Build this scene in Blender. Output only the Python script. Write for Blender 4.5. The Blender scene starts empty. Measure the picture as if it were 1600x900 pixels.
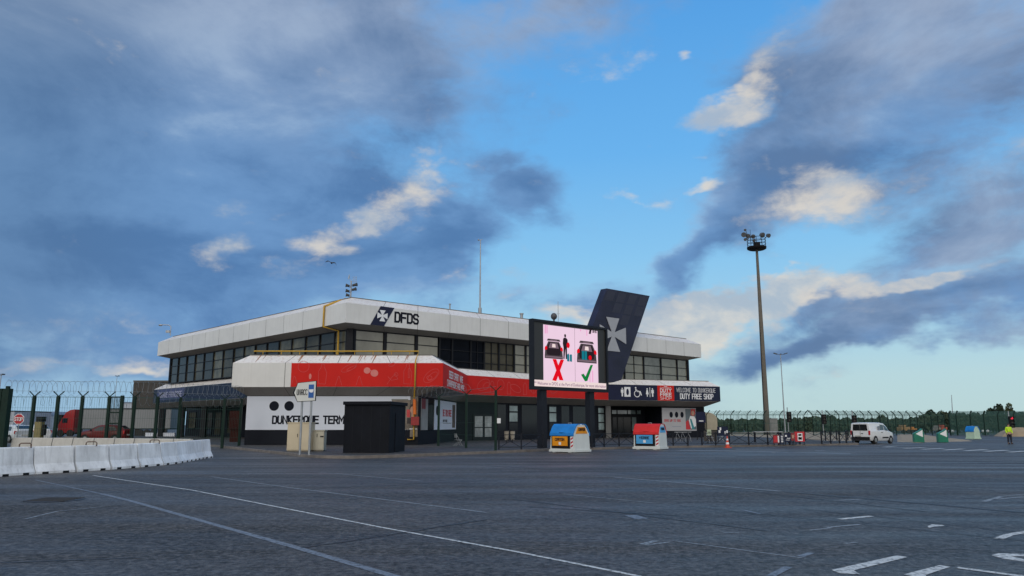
import bpy, bmesh, math, random
from mathutils import Vector, Matrix
random.seed(7)
C = bpy.context.scene.collection
SC = bpy.context.scene
R = math.radians
# ------------------------------------------------------------------ camera
F = 1190.0; HOR = 214.0; EYE = 1.65
PIT = math.atan(HOR / F); CP, SP = math.cos(PIT), math.sin(PIT)
cam = bpy.data.objects.new('camera', bpy.data.cameras.new('camera')); C.objects.link(cam)
cam.location = (0, 0, EYE); cam.rotation_euler = (math.pi/2 + PIT, 0, 0)
cam.data.sensor_width = 36; cam.data.lens = F/1600*36
cam.data.clip_start = .1; cam.data.clip_end = 9000
SC.camera = cam
def ray(u, v):
    y = F*CP - (450-v)*SP; z = F*SP + (450-v)*CP
    return (u-800)/y, z/y
def P(u, v, Y):
    a, b = ray(u, v); return Vector((a*Y, Y, EYE + b*Y))
def G(u, v, h=0.0):
    a, b = ray(u, v); Y = (h-EYE)/b; return Vector((a*Y, Y, h))
def lin(r, g, b):
    f = lambda c: (c/255)/12.92 if c/255 <= .04045 else ((c/255+.055)/1.055)**2.4
    return (f(r), f(g), f(b))
# ------------------------------------------------------------------ world
W = bpy.data.worlds.new('World'); SC.world = W; W.use_nodes = True
nt = W.node_tree; nt.nodes.clear()
def N(t, **k):
    n = nt.nodes.new(t)
    for a, b in k.items(): setattr(n, a, b)
    return n
def L(a, b): nt.links.new(a, b)
def M(op, a, b=None, c=None, clamp=False):
    n = N('ShaderNodeMath', operation=op, use_clamp=clamp)
    for i, x in enumerate((a, b, c)):
        if x is None: continue
        if isinstance(x, (int, float)): n.inputs[i].default_value = x
        else: L(x, n.inputs[i])
    return n.outputs[0]
def mixc(f, a, b):
    n = N('ShaderNodeMix', data_type='RGBA', clamp_factor=True)
    if isinstance(f, (int, float)): n.inputs[0].default_value = f
    else: L(f, n.inputs[0])
    for i, x in ((6, a), (7, b)):
        if isinstance(x, tuple): n.inputs[i].default_value = (x[0], x[1], x[2], 1)
        else: L(x, n.inputs[i])
    return n.outputs[2]
def smooth(x, lo, hi):
    n = N('ShaderNodeMapRange', interpolation_type='SMOOTHSTEP')
    n.inputs['From Min'].default_value = lo; n.inputs['From Max'].default_value = hi
    L(x, n.inputs['Value']); return n.outputs[0]
SUN_EL, SUN_AZ = 32, 200
K = 10.0
def sc3(c, k=K): return tuple(x*k for x in lin(*c))
tc = N('ShaderNodeTexCoord')
sep = N('ShaderNodeSeparateXYZ'); L(tc.outputs['Generated'], sep.inputs[0])
az = M('ARCTAN2', sep.outputs[0], sep.outputs[1])
el = M('ARCSINE', M('MINIMUM', M('MAXIMUM', sep.outputs[2], -1.0), 1.0))
ae = N('ShaderNodeCombineXYZ'); L(az, ae.inputs[0]); L(el, ae.inputs[1])
# cloud turbulence (stretched a little horizontally)
mp = N('ShaderNodeMapping'); L(tc.outputs['Generated'], mp.inputs[0]); mp.inputs['Scale'].default_value = (1, 1, 1.9)
def noise(scale, detail, rough, dist=0.0, off=(0, 0, 0)):
    m = N('ShaderNodeMapping'); L(mp.outputs[0], m.inputs[0]); m.inputs['Location'].default_value = off
    n = N('ShaderNodeTexNoise'); L(m.outputs[0], n.inputs['Vector'])
    n.inputs['Scale'].default_value = scale; n.inputs['Detail'].default_value = detail
    n.inputs['Roughness'].default_value = rough; n.inputs['Distortion'].default_value = dist
    return n
nw = noise(5.0, 5, .55); nf = noise(7.0, 10, .6, .25, (3, 1, 0)); ns = noise(2.2, 6, .55, .1, (0, 5, 2)); nb = noise(13, 8, .62, .2, (2, 2, 7))
wv = N('ShaderNodeVectorMath', operation='SUBTRACT'); L(nw.outputs['Color'], wv.inputs[0]); wv.inputs[1].default_value = (.5, .5, .5)
ws = N('ShaderNodeVectorMath', operation='SCALE'); L(wv.outputs[0], ws.inputs[0]); ws.inputs['Scale'].default_value = .17
wa = N('ShaderNodeVectorMath', operation='ADD'); L(ae.outputs[0], wa.inputs[0]); L(ws.outputs[0], wa.inputs[1])
wflat = N('ShaderNodeVectorMath', operation='MULTIPLY'); L(wa.outputs[0], wflat.inputs[0]); wflat.inputs[1].default_value = (1, 1, 0)
def sph(u, v):
    a, b = ray(u, v); return math.atan(a), math.atan(b/math.sqrt(1+a*a))
def blobs(lst):
    acc = None
    for (u, v, ru, rv, rot, amp) in lst:
        a, e = sph(u, v)
        m = N('ShaderNodeMapping', vector_type='TEXTURE'); L(wflat.outputs[0], m.inputs[0])
        m.inputs['Location'].default_value = (a, e, 0); m.inputs['Rotation'].default_value = (0, 0, R(rot))
        m.inputs['Scale'].default_value = (ru/1230, rv/1230, 1)
        g = N('ShaderNodeTexGradient', gradient_type='SPHERICAL'); L(m.outputs[0], g.inputs[0])
        acc = M('MULTIPLY', g.outputs['Fac'], amp) if acc is None else M('MULTIPLY_ADD', g.outputs['Fac'], amp, acc)
    return acc
DARK = [(40,130,820,420,0,1.3),(120,400,680,190,3,1.0),(540,40,520,180,6,.85),(380,330,400,150,0,.7),(900,20,240,80,8,.6),(640,150,200,90,0,.3),
        (838,308,100,72,-15,1.3),(705,385,150,75,25,1.1),(640,470,300,50,4,.3),(830,480,230,50,0,.5),(600,420,160,70,15,.4),
        (1480,60,400,250,15,1.1),(1330,180,240,170,25,.9),(1560,340,240,150,-5,.6),(1210,280,230,90,40,.95),(1080,400,210,50,45,.9),(985,440,150,40,25,.6),
        (1430,400,230,46,22,.6),(1520,480,350,70,4,1.25),(1270,545,280,32,1,.9),(1200,500,130,46,15,.4),(180,520,420,70,0,.25),(1190,90,90,60,40,.35)]
LITE = [(1135,180,85,34,14,1.2),(1108,270,40,28,0,1.05),(1262,318,130,60,0,.85),(1390,300,130,50,15,.5),(1392,452,125,22,6,1.3),(1160,468,180,34,4,1.15),
        (1040,482,150,54,5,1.05),(1260,450,90,24,10,.8),(618,325,150,60,10,.62),(680,268,70,40,0,.62),(560,350,50,30,0,.35),(560,330,60,40,0,.5),(340,398,62,42,15,.95),(480,385,90,50,10,.7),(385,322,60,45,10,.5),
        (1072,66,24,14,15,.9),(1200,95,110,50,40,.5),(960,80,110,36,15,.5),(780,478,60,24,10,.6),(900,505,120,24,0,.5),(1590,240,60,80,0,.6),(205,566,70,10,0,.6),(540,400,40,20,0,.4),(1000,300,120,14,4,.45),(1480,430,120,18,8,.8),(60,505,300,34,3,.5),(150,555,240,20,2,.35),(1050,505,220,44,3,.7),(800,430,130,40,15,.45),(690,440,80,30,10,.45),(420,440,90,26,8,.35),(1240,40,120,40,30,.35)]
DEEP = [(210,375,320,60,4,.8),(30,240,180,220,0,.35),(560,215,330,60,12,.6),(470,300,240,46,10,.6),(600,395,190,60,8,.6),(838,315,95,70,-15,1.0),(705,395,130,70,30,.9),(90,440,220,36,0,.55),(400,430,240,40,4,.6),
        (1290,275,220,50,-8,1.0),(1160,345,150,60,42,1.0),(1250,120,170,110,30,.55),(1500,470,320,50,6,.9),(1290,545,280,26,2,.9),(1060,420,140,36,40,.6),(1440,370,160,40,25,.6),(380,120,360,60,14,.35),(700,60,240,60,10,.3)]
den = blobs(DARK); lit = blobs(LITE); deep = blobs(DEEP)
nfo = M('MULTIPLY', M('SUBTRACT', nf.outputs['Fac'], .5), 1.6)
nbo = M('MULTIPLY', M('SUBTRACT', nb.outputs['Fac'], .5), 1.9)
cov = smooth(M('ADD', M('ADD', den, nfo), M('MULTIPLY', nbo, .35)), .06, .95)
brt = smooth(M('ADD', lit, M('ADD', nbo, M('MULTIPLY', nfo, .5))), .24, 1.0)
sky = N('ShaderNodeTexSky', sky_type='NISHITA'); sky.sun_disc = False
sky.sun_elevation = R(SUN_EL); sky.sun_rotation = R(SUN_AZ)
ramp = N('ShaderNodeValToRGB'); L(M('MULTIPLY', el, 1/0.6), ramp.inputs[0])
cr = ramp.color_ramp
stops = [(0.0, (186,214,216)), (.10, (182,214,222)), (.20, (162,208,232)), (.36, (136,198,240)), (.58, (106,180,240)), (.85, (88,164,232)), (1.0, (80,152,224))]
cr.elements[0].position = 0; cr.elements[0].color = (*lin(*stops[0][1]), 1)
cr.elements[1].position = 1; cr.elements[1].color = (*lin(*stops[-1][1]), 1)
for p_, c_ in stops[1:-1]:
    e_ = cr.elements.new(p_); e_.color = (*lin(*c_), 1)
rs = N('ShaderNodeVectorMath', operation='SCALE'); L(ramp.outputs[0], rs.inputs[0]); rs.inputs['Scale'].default_value = K
clear = mixc(.94, sky.outputs[0], rs.outputs[0])
# left side of the low sky is a deeper blue
leftf = smooth(M('MULTIPLY', az, -1.0), -.1, .45)
clear = mixc(M('MULTIPLY', leftf, .62), clear, sc3((124,168,212)))
nm = noise(3.6, 9, .6, .5, (4, 2, 9))
bill = M('MULTIPLY', M('SUBTRACT', nm.outputs['Fac'], .5), 3.2)
thick = M('ADD', M('ADD', deep, bill), M('ADD', M('MULTIPLY', nfo, .75), M('MULTIPLY', nbo, .38)))
dcol = mixc(smooth(thick, -.75, .15), sc3((152,184,218)), sc3((108,149,197)))
dcol = mixc(smooth(thick, .05, 1.15), dcol, sc3((80,120,170)))
# greyer, warmer cloud higher up and to the right
gry = mixc(smooth(thick, -.6, .9), sc3((156,170,194)), sc3((98,120,154)))
dcol = mixc(M('MULTIPLY', smooth(el, .26, .55), .82), dcol, gry)
dcol = mixc(M('MULTIPLY', M('MULTIPLY', smooth(az, .10, .5), smooth(nf.outputs['Fac'], .32, .62)), .75), dcol, gry)
dcol = mixc(M('MULTIPLY', smooth(M('MULTIPLY', az, -1.0), .36, .62), .35), dcol, sc3((76,100,130)))
col = mixc(M('MULTIPLY', cov, .95), clear, dcol)
wcol = mixc(smooth(nf.outputs['Fac'], .4, .62), sc3((172,184,198)), sc3((222,216,206)))
col = mixc(M('MULTIPLY', brt, .85), col, wcol)
# broken bright cloud over and behind the photographer
beh = smooth(M('MULTIPLY', sep.outputs[1], -1.0), -.35, .35)
bc = mixc(smooth(nf.outputs['Fac'], .4, .6), (6.5, 6.9, 7.6), (12.5, 12.0, 11.0))
col = mixc(beh, col, bc)
bg = N('ShaderNodeBackground'); L(col, bg.inputs[0]); bg.inputs[1].default_value = .1
wo = N('ShaderNodeOutputWorld'); L(bg.outputs[0], wo.inputs[0])
# ------------------------------------------------------------------ sun (veiled)
sl = bpy.data.lights.new('sun', 'SUN'); sl.energy = .6; sl.angle = R(20); sl.color = (1, .94, .86)
so = bpy.data.objects.new('sun', sl); C.objects.link(so)
sd = Vector((math.sin(R(SUN_AZ))*math.cos(R(SUN_EL)), math.cos(R(SUN_AZ))*math.cos(R(SUN_EL)), math.sin(R(SUN_EL))))
so.rotation_euler = sd.to_track_quat('Z', 'Y').to_euler()
SC.view_settings.view_transform = 'Standard'; SC.view_settings.look = 'None'
SC.view_settings.exposure = 0; SC.view_settings.gamma = 1; SC.view_settings.use_curve_mapping = False
# ------------------------------------------------------------------ materials
MATS = {}
def mat(name, col, rough=.6, metal=0, var=.12, scale=1.5, streak=0, streakcol=(.16, .09, .05), bump=0, bscale=40, emit=0, alpha=1, fine=0, spec=None):
    if name in MATS: return MATS[name]
    m = bpy.data.materials.new(name); m.use_nodes = True; t = m.node_tree
    b = t.nodes['Principled BSDF']; b.inputs['Roughness'].default_value = rough; b.inputs['Metallic'].default_value = metal
    if spec is not None: b.inputs['Specular IOR Level'].default_value = spec
    n = t.nodes.new
    co = n('ShaderNodeTexCoord')
    nz = n('ShaderNodeTexNoise'); nz.inputs['Scale'].default_value = scale; nz.inputs['Detail'].default_value = 6; nz.inputs['Roughness'].default_value = .6
    oi = n('ShaderNodeObjectInfo'); va = n('ShaderNodeVectorMath'); va.operation = 'MULTIPLY_ADD'; t.links.new(oi.outputs['Location'], va.inputs[0]); va.inputs[1].default_value = (3.7, 5.3, 2.1); t.links.new(co.outputs['Object'], va.inputs[2])
    t.links.new(va.outputs[0], nz.inputs['Vector'])
    r = n('ShaderNodeValToRGB'); r.color_ramp.elements[0].position = .3; r.color_ramp.elements[1].position = .7
    r.color_ramp.elements[0].color = (*[max(0, c*(1-var)) for c in col], 1); r.color_ramp.elements[1].color = (*[min(1, c*(1+var)) for c in col], 1)
    t.links.new(nz.outputs['Fac'], r.inputs[0]); out = r.outputs[0]
    if streak:
        mpg = n('ShaderNodeMapping'); mpg.inputs['Scale'].default_value = (2.2, 2.2, .12); t.links.new(va.outputs[0], mpg.inputs[0])
        n2 = n('ShaderNodeTexNoise'); n2.inputs['Scale'].default_value = 2.2; n2.inputs['Detail'].default_value = 8; n2.inputs['Roughness'].default_value = .7
        t.links.new(mpg.outputs[0], n2.inputs['Vector'])
        r2 = n('ShaderNodeMapRange'); r2.inputs['From Min'].default_value = .5; r2.inputs['From Max'].default_value = .75; r2.inputs['To Max'].default_value = streak
        t.links.new(n2.outputs['Fac'], r2.inputs['Value'])
        mx = n('ShaderNodeMix'); mx.data_type = 'RGBA'; t.links.new(r2.outputs[0], mx.inputs[0]); t.links.new(out, mx.inputs[6]); mx.inputs[7].default_value = (*streakcol, 1)
        out = mx.outputs[2]
    t.links.new(out, b.inputs['Base Color'])
    if bump:
        nb_ = n('ShaderNodeTexNoise'); nb_.inputs['Scale'].default_value = bscale; nb_.inputs['Detail'].default_value = 4
        t.links.new(co.outputs['Object'], nb_.inputs['Vector'])
        bm_ = n('ShaderNodeBump'); bm_.inputs['Strength'].default_value = bump; bm_.inputs['Distance'].default_value = .02
        t.links.new(nb_.outputs['Fac'], bm_.inputs['Height']); t.links.new(bm_.outputs[0], b.inputs['Normal'])
    if emit:
        t.links.new(out, b.inputs['Emission Color']); b.inputs['Emission Strength'].default_value = emit
    MATS[name] = m; return m
WHITE = mat('weathered_white_panel', (.67, .67, .655), .5, var=.06, scale=.5, streak=.16, streakcol=(.3, .27, .23))
LEDGE = mat('white_roof_ledge', (.72, .68, .64), .5, var=.07, scale=.6, streak=.75, streakcol=(.36, .20, .14))
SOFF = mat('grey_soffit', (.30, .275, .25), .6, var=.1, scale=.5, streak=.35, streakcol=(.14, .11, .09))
JOINT = mat('dark_joint', (.12, .115, .11), .7)
ROOFM = mat('roof_felt', (.16, .16, .16), .9, scale=.4)
NAVYW = mat('navy_black_render', (.009, .011, .017), .6, var=.15, scale=.6, streak=.2, streakcol=(.02, .02, .026), spec=.12)
NAVYP = mat('navy_panel', (.009, .013, .042), .45, var=.22, scale=.9, spec=.2)
NAVYB = mat('navy_banner_sheet', (.011, .018, .045), .5, var=.12, spec=.2)
RED = mat('red_banner_sheet', (.58, .019, .014), .6, var=.08, scale=.5, spec=.15)
REDL = mat('pale_red_print', (.56, .075, .075), .6, spec=.2)
REDM = mat('pink_print', (.62, .20, .18), .6, spec=.2)
PWHITE = mat('white_print', (.74, .75, .77), .5, var=.03)
PANELW = mat('white_wall_sheet', (.62, .66, .74), .45, var=.03, scale=.4)
BLACKP = mat('navy_black_print', (.008, .010, .018), .6, spec=.1)
FRAME = mat('dark_window_frame', (.012, .013, .017), .5, spec=.15)
GLASSD = mat('dark_glass', (.012, .014, .018), .08, var=.3, scale=.35, spec=.3)
GLASSO = mat('olive_tinted_glass', (.060, .056, .040), .08, var=.45, scale=.5, spec=.13)
GLASSL = mat('pale_painted_reflection_glass', (.19, .185, .145), .10, var=.25, scale=.5, spec=.7)  # base lightened to imitate reflected sky and lit interior, no blind behind
GLASSM = mat('mirror_blue_glass', (.22, .28, .28), .08, var=.4, scale=.8, spec=.9)
YEL = mat('yellow_gas_pipe', (.48, .28, .02), .55, var=.12, scale=4)
ORANGE = mat('orange_pipe_guard', (.70, .16, .015), .5)
GREEN = mat('dark_green_paint', (.005, .022, .016), .5, var=.2, scale=2, spec=.2)
WIRE = mat('galvanised_wire', (.22, .24, .25), .45, .6)
WIREG = mat('green_mesh_wire', (.02, .08, .065), .5)
GALV = mat('galvanised_steel', (.34, .36, .38), .4, .6, var=.15, scale=3)
STEELD = mat('dark_steel_paint', (.013, .016, .023), .5, spec=.15)
CONCW = mat('white_painted_concrete', (.78, .79, .80), .75, var=.20, scale=1.1, streak=.6, streakcol=(.30, .30, .30), bump=.25, bscale=25)
CONCB = mat('raw_pale_concrete', (.47, .46, .43), .85, var=.1, scale=1.8, streak=.4, streakcol=(.24, .23, .2), bump=.25, bscale=25)
CONCK = mat('kerb_stone', (.17, .15, .135), .85, var=.3, scale=2.5, bump=.3)
BEIGE = mat('beige_cabinet_paint', (.56, .48, .34), .5, var=.06, scale=1.5, streak=.15, streakcol=(.3, .22, .14))
BEIGE2 = mat('cream_cabinet_paint', (.52, .49, .39), .5, var=.06, scale=1.5)
CONCM = mat('mast_concrete', (.13, .115, .095), .8, var=.15, scale=.8)
RUBBER = mat('black_rubber', (.015, .015, .016), .7)
RIM = mat('wheel_silver', (.35, .36, .37), .35, .7)
CARW = mat('white_car_paint', (.66, .67, .68), .25, var=.03, spec=.6)
CARS = mat('silver_car_paint', (.50, .54, .57), .25, var=.03, spec=.6)
CARR = mat('dark_red_car_paint', (.11, .008, .008), .4, var=.05, spec=.3)
REDT = mat('red_truck_paint', (.30, .010, .012), .35, var=.05)
CARG = mat('car_glass', (.012, .014, .015), .05, spec=.8)
PLAST = mat('black_plastic', (.012, .012, .014), .6, spec=.15)
TAIL = mat('red_lens', (.42, .012, .015), .2)
PLATE = mat('number_plate_white', (.5, .5, .46), .4)
SKIN = mat('skin', (.42, .25, .17), .5, var=.05)
HIVIS = mat('hi_vis_yellow', (.50, .75, .02), .7, var=.06, scale=8)
TROU = mat('navy_cloth', (.012, .015, .03), .85)
BINW = mat('white_bin_plastic', (.60, .63, .62), .4, var=.04, scale=2, streak=.15, streakcol=(.35,.36,.34))
BINB = mat('blue_bin_plastic', (.010, .19, .56), .5, var=.14, scale=2, streak=.25, streakcol=(.05,.16,.30), spec=.25)
BINR = mat('red_bin_plastic', (.56, .018, .02), .5, var=.16, scale=2, streak=.25, streakcol=(.30,.06,.05), spec=.25)
BINO = mat('orange_bin_sheet', (.72, .27, .012), .55, var=.12, scale=3, spec=.2)
BINC = mat('light_blue_bin_sheet', (.06, .33, .66), .45)
BING = mat('pale_green_bin_plastic', (.42, .56, .44), .5, var=.06)
SIGNW = mat('white_sign_face', (.60, .61, .58), .45, var=.03)
SIGNB = mat('blue_sign_print', (.01, .09, .34), .45)
SIGNG = mat('green_marker_plastic', (.005, .16, .10), .4)
STOPR = mat('stop_red', (.42, .012, .022), .45)
GREYT = mat('grey_trailer_side', (.21, .22, .23), .55, var=.05, scale=.3)
SAND = mat('sand_heap_surface', (.27, .215, .15), .95, var=.2, scale=.6, bump=.4, bscale=5)
KHAKI = mat('khaki_paint', (.20, .17, .07), .6)
BROWN = mat('brown_cladding', (.045, .040, .036), .7, var=.15, scale=.4)
TAR = mat('tar_seam', (.022, .022, .024), .5, var=.3, scale=3)
LEAF = mat('dark_foliage', (.028, .048, .026), .85, var=.45, scale=.6)
LEAF2 = mat('olive_foliage', (.055, .07, .03), .85, var=.4, scale=.6)
BARK = mat('bark', (.07, .05, .035), .9)
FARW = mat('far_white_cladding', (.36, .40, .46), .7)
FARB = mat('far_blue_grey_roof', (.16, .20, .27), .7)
GULLM = mat('gull_feather', (.07, .068, .065), .8)
def emis(name, col, s=1.0):
    m = bpy.data.materials.new(name); m.use_nodes = True; t = m.node_tree; t.nodes.clear()
    e = t.nodes.new('ShaderNodeEmission'); e.inputs[1].default_value = s
    co = t.nodes.new('ShaderNodeTexCoord'); nz = t.nodes.new('ShaderNodeTexNoise'); nz.inputs['Scale'].default_value = .5
    t.links.new(co.outputs['Object'], nz.inputs['Vector'])
    r = t.nodes.new('ShaderNodeValToRGB'); r.color_ramp.elements[0].color = (*[c*.95 for c in col], 1); r.color_ramp.elements[1].color = (*[c*1.05 for c in col], 1)
    t.links.new(nz.outputs['Fac'], r.inputs[0]); t.links.new(r.outputs[0], e.inputs[0])
    o = t.nodes.new('ShaderNodeOutputMaterial'); t.links.new(e.outputs[0], o.inputs[0]); MATS[name] = m; return m
E_PINK = emis('screen_pink', lin(236, 206, 226)); E_DARK = mat('screen_off', (.02, .02, .019), .5)
E_CREAM = emis('screen_cream', lin(236, 216, 214)); E_RED = emis('screen_red', lin(225, 14, 32)); E_GREEN = emis('screen_green', lin(20, 122, 58))
E_BLK = emis('screen_black', lin(40, 32, 38)); E_TEAL = emis('screen_teal', lin(20, 120, 135)); E_TXT = emis('screen_violet', lin(120, 80, 120)); E_PK2 = emis('screen_rose', lin(236, 170, 208))
E_GREY = emis('screen_grey', lin(120, 100, 112)); E_SIG = emis('signal_red_lit', lin(235, 60, 80)); E_MID = emis('screen_shade', lin(70, 62, 66))
# ------------------------------------------------------------------ ground material
def asphalt(name, base, dark, wet=.5):
    m = bpy.data.materials.new(name); m.use_nodes = True; t = m.node_tree; b = t.nodes['Principled BSDF']; n = t.nodes.new; k = t.links.new
    co = n('ShaderNodeTexCoord')
    def nz(s, d, mapping=None, ro=.6):
        x = n('ShaderNodeTexNoise'); x.inputs['Scale'].default_value = s; x.inputs['Detail'].default_value = d; x.inputs['Roughness'].default_value = ro
        if mapping:
            q = n('ShaderNodeMapping'); q.inputs['Scale'].default_value = mapping[0]; q.inputs['Rotation'].default_value = (0, 0, mapping[1]); k(co.outputs['Object'], q.inputs[0]); k(q.outputs[0], x.inputs['Vector'])
        else: k(co.outputs['Object'], x.inputs['Vector'])
        return x.outputs['Fac']
    def rng(x, a, c, lo, hi):
        q = n('ShaderNodeMapRange'); k(x, q.inputs[0]); q.inputs[1].default_value = a; q.inputs[2].default_value = c; q.inputs[3].default_value = lo; q.inputs[4].default_value = hi; return q.outputs[0]
    def mx(f, a, c):
        q = n('ShaderNodeMix'); q.data_type = 'RGBA'; k(f, q.inputs[0])
        for i, x in ((6, a), (7, c)):
            if isinstance(x, tuple): q.inputs[i].default_value = (*x, 1)
            else: k(x, q.inputs[i])
        return q.outputs[2]
    big = nz(.09, 5); mid = nz(.5, 6, ((1, .35, 1), R(28))); fine = nz(26, 3, ro=.7); streak = nz(.22, 6, ((.28, 2.2, 1), R(-18)))
    spk = nz(2.6, 9, ro=.82); gr = nz(9, 6, ro=.85); pat = nz(.16, 8, ((.5, 1.5, 1), R(-14)), .65)
    c = mx(rng(mid, .36, .64, 0, 1), dark, base)
    c = mx(rng(pat, .49, .56, 0, .75), c, tuple(x*.35 for x in dark)); c = mx(rng(pat, .44, .36, 0, .5), c, tuple(x*1.7 for x in base))
    c = mx(rng(spk, .48, .72, 0, .55), c, tuple(min(1, x*2.0) for x in base))
    c = mx(rng(spk, .5, .3, 0, .6), c, tuple(x*.4 for x in dark))
    c = mx(rng(gr, .5, .66, 0, .8), c, tuple(min(1, x*3.4) for x in base))
    c = mx(rng(gr, .5, .38, 0, .75), c, (.006, .006, .007))
    c = mx(rng(fine, .52, .70, 0, .6), c, tuple(min(1, x*3.0) for x in base))
    v = n('ShaderNodeTexVoronoi'); v.feature = 'DISTANCE_TO_EDGE'; v.inputs['Scale'].default_value = .16
    wn = n('ShaderNodeTexNoise'); wn.inputs['Scale'].default_value = .8; wn.inputs['Detail'].default_value = 6; k(co.outputs['Object'], wn.inputs['Vector'])
    wm = n('ShaderNodeVectorMath'); wm.operation = 'MULTIPLY_ADD'; k(wn.outputs['Color'], wm.inputs[0]); wm.inputs[1].default_value = (1.6, 1.6, 0); k(co.outputs['Object'], wm.inputs[2]); k(wm.outputs[0], v.inputs['Vector'])
    crack = rng(v.outputs['Distance'], 0, .0035, 1, 0)
    q = n('ShaderNodeMath'); q.operation = 'MULTIPLY'; k(crack, q.inputs[0]); k(rng(big, .40, .50, 0, .95), q.inputs[1])
    c = mx(q.outputs[0], c, (.012, .012, .013))
    k(c, b.inputs['Base Color'])
    k(rng(streak, .38, .62, wet+.18, wet-.12), b.inputs['Roughness'])
    sp1 = n('ShaderNodeMath'); sp1.operation = 'MULTIPLY'; k(rng(gr, .36, .64, .10, .95), sp1.inputs[0]); k(rng(spk, .36, .62, .45, 1.05), sp1.inputs[1]); k(sp1.outputs[0], b.inputs['Specular IOR Level'])
    bp = n('ShaderNodeBump'); bp.inputs['Strength'].default_value = .8; bp.inputs['Distance'].default_value = .03; k(gr, bp.inputs['Height']); k(bp.outputs[0], b.inputs['Normal'])
    return m
ASPH = asphalt('asphalt', (.052, .046, .041), (.030, .027, .024))
PAVE = asphalt('pavement_asphalt', (.040, .038, .037), (.028, .027, .027), .7)
def paint(name, col, wear):
    m = bpy.data.materials.new(name); m.use_nodes = True; t = m.node_tree; b = t.nodes['Principled BSDF']; n = t.nodes.new; k = t.links.new
    co = n('ShaderNodeTexCoord'); x = n('ShaderNodeTexNoise'); x.inputs['Scale'].default_value = 13; x.inputs['Detail'].default_value = 8; x.inputs['Roughness'].default_value = .75; k(co.outputs['Object'], x.inputs['Vector'])
    q = n('ShaderNodeMapRange'); q.inputs[1].default_value = wear-.06; q.inputs[2].default_value = wear+.06; k(x.outputs['Fac'], q.inputs[0])
    z = n('ShaderNodeMix'); z.data_type = 'RGBA'; k(q.outputs[0], z.inputs[0]); z.inputs[6].default_value = (.042, .045, .052, 1); z.inputs[7].default_value = (*col, 1); k(z.outputs[2], b.inputs['Base Color'])
    b.inputs['Roughness'].default_value = .6; return m
PAINT = paint('white_road_paint', (.55, .56, .55), .445); WORN = paint('worn_road_paint', (.24, .26, .28), .46); BLUEP = paint('faded_blue_road_paint', (.17, .195, .235), .46)
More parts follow.
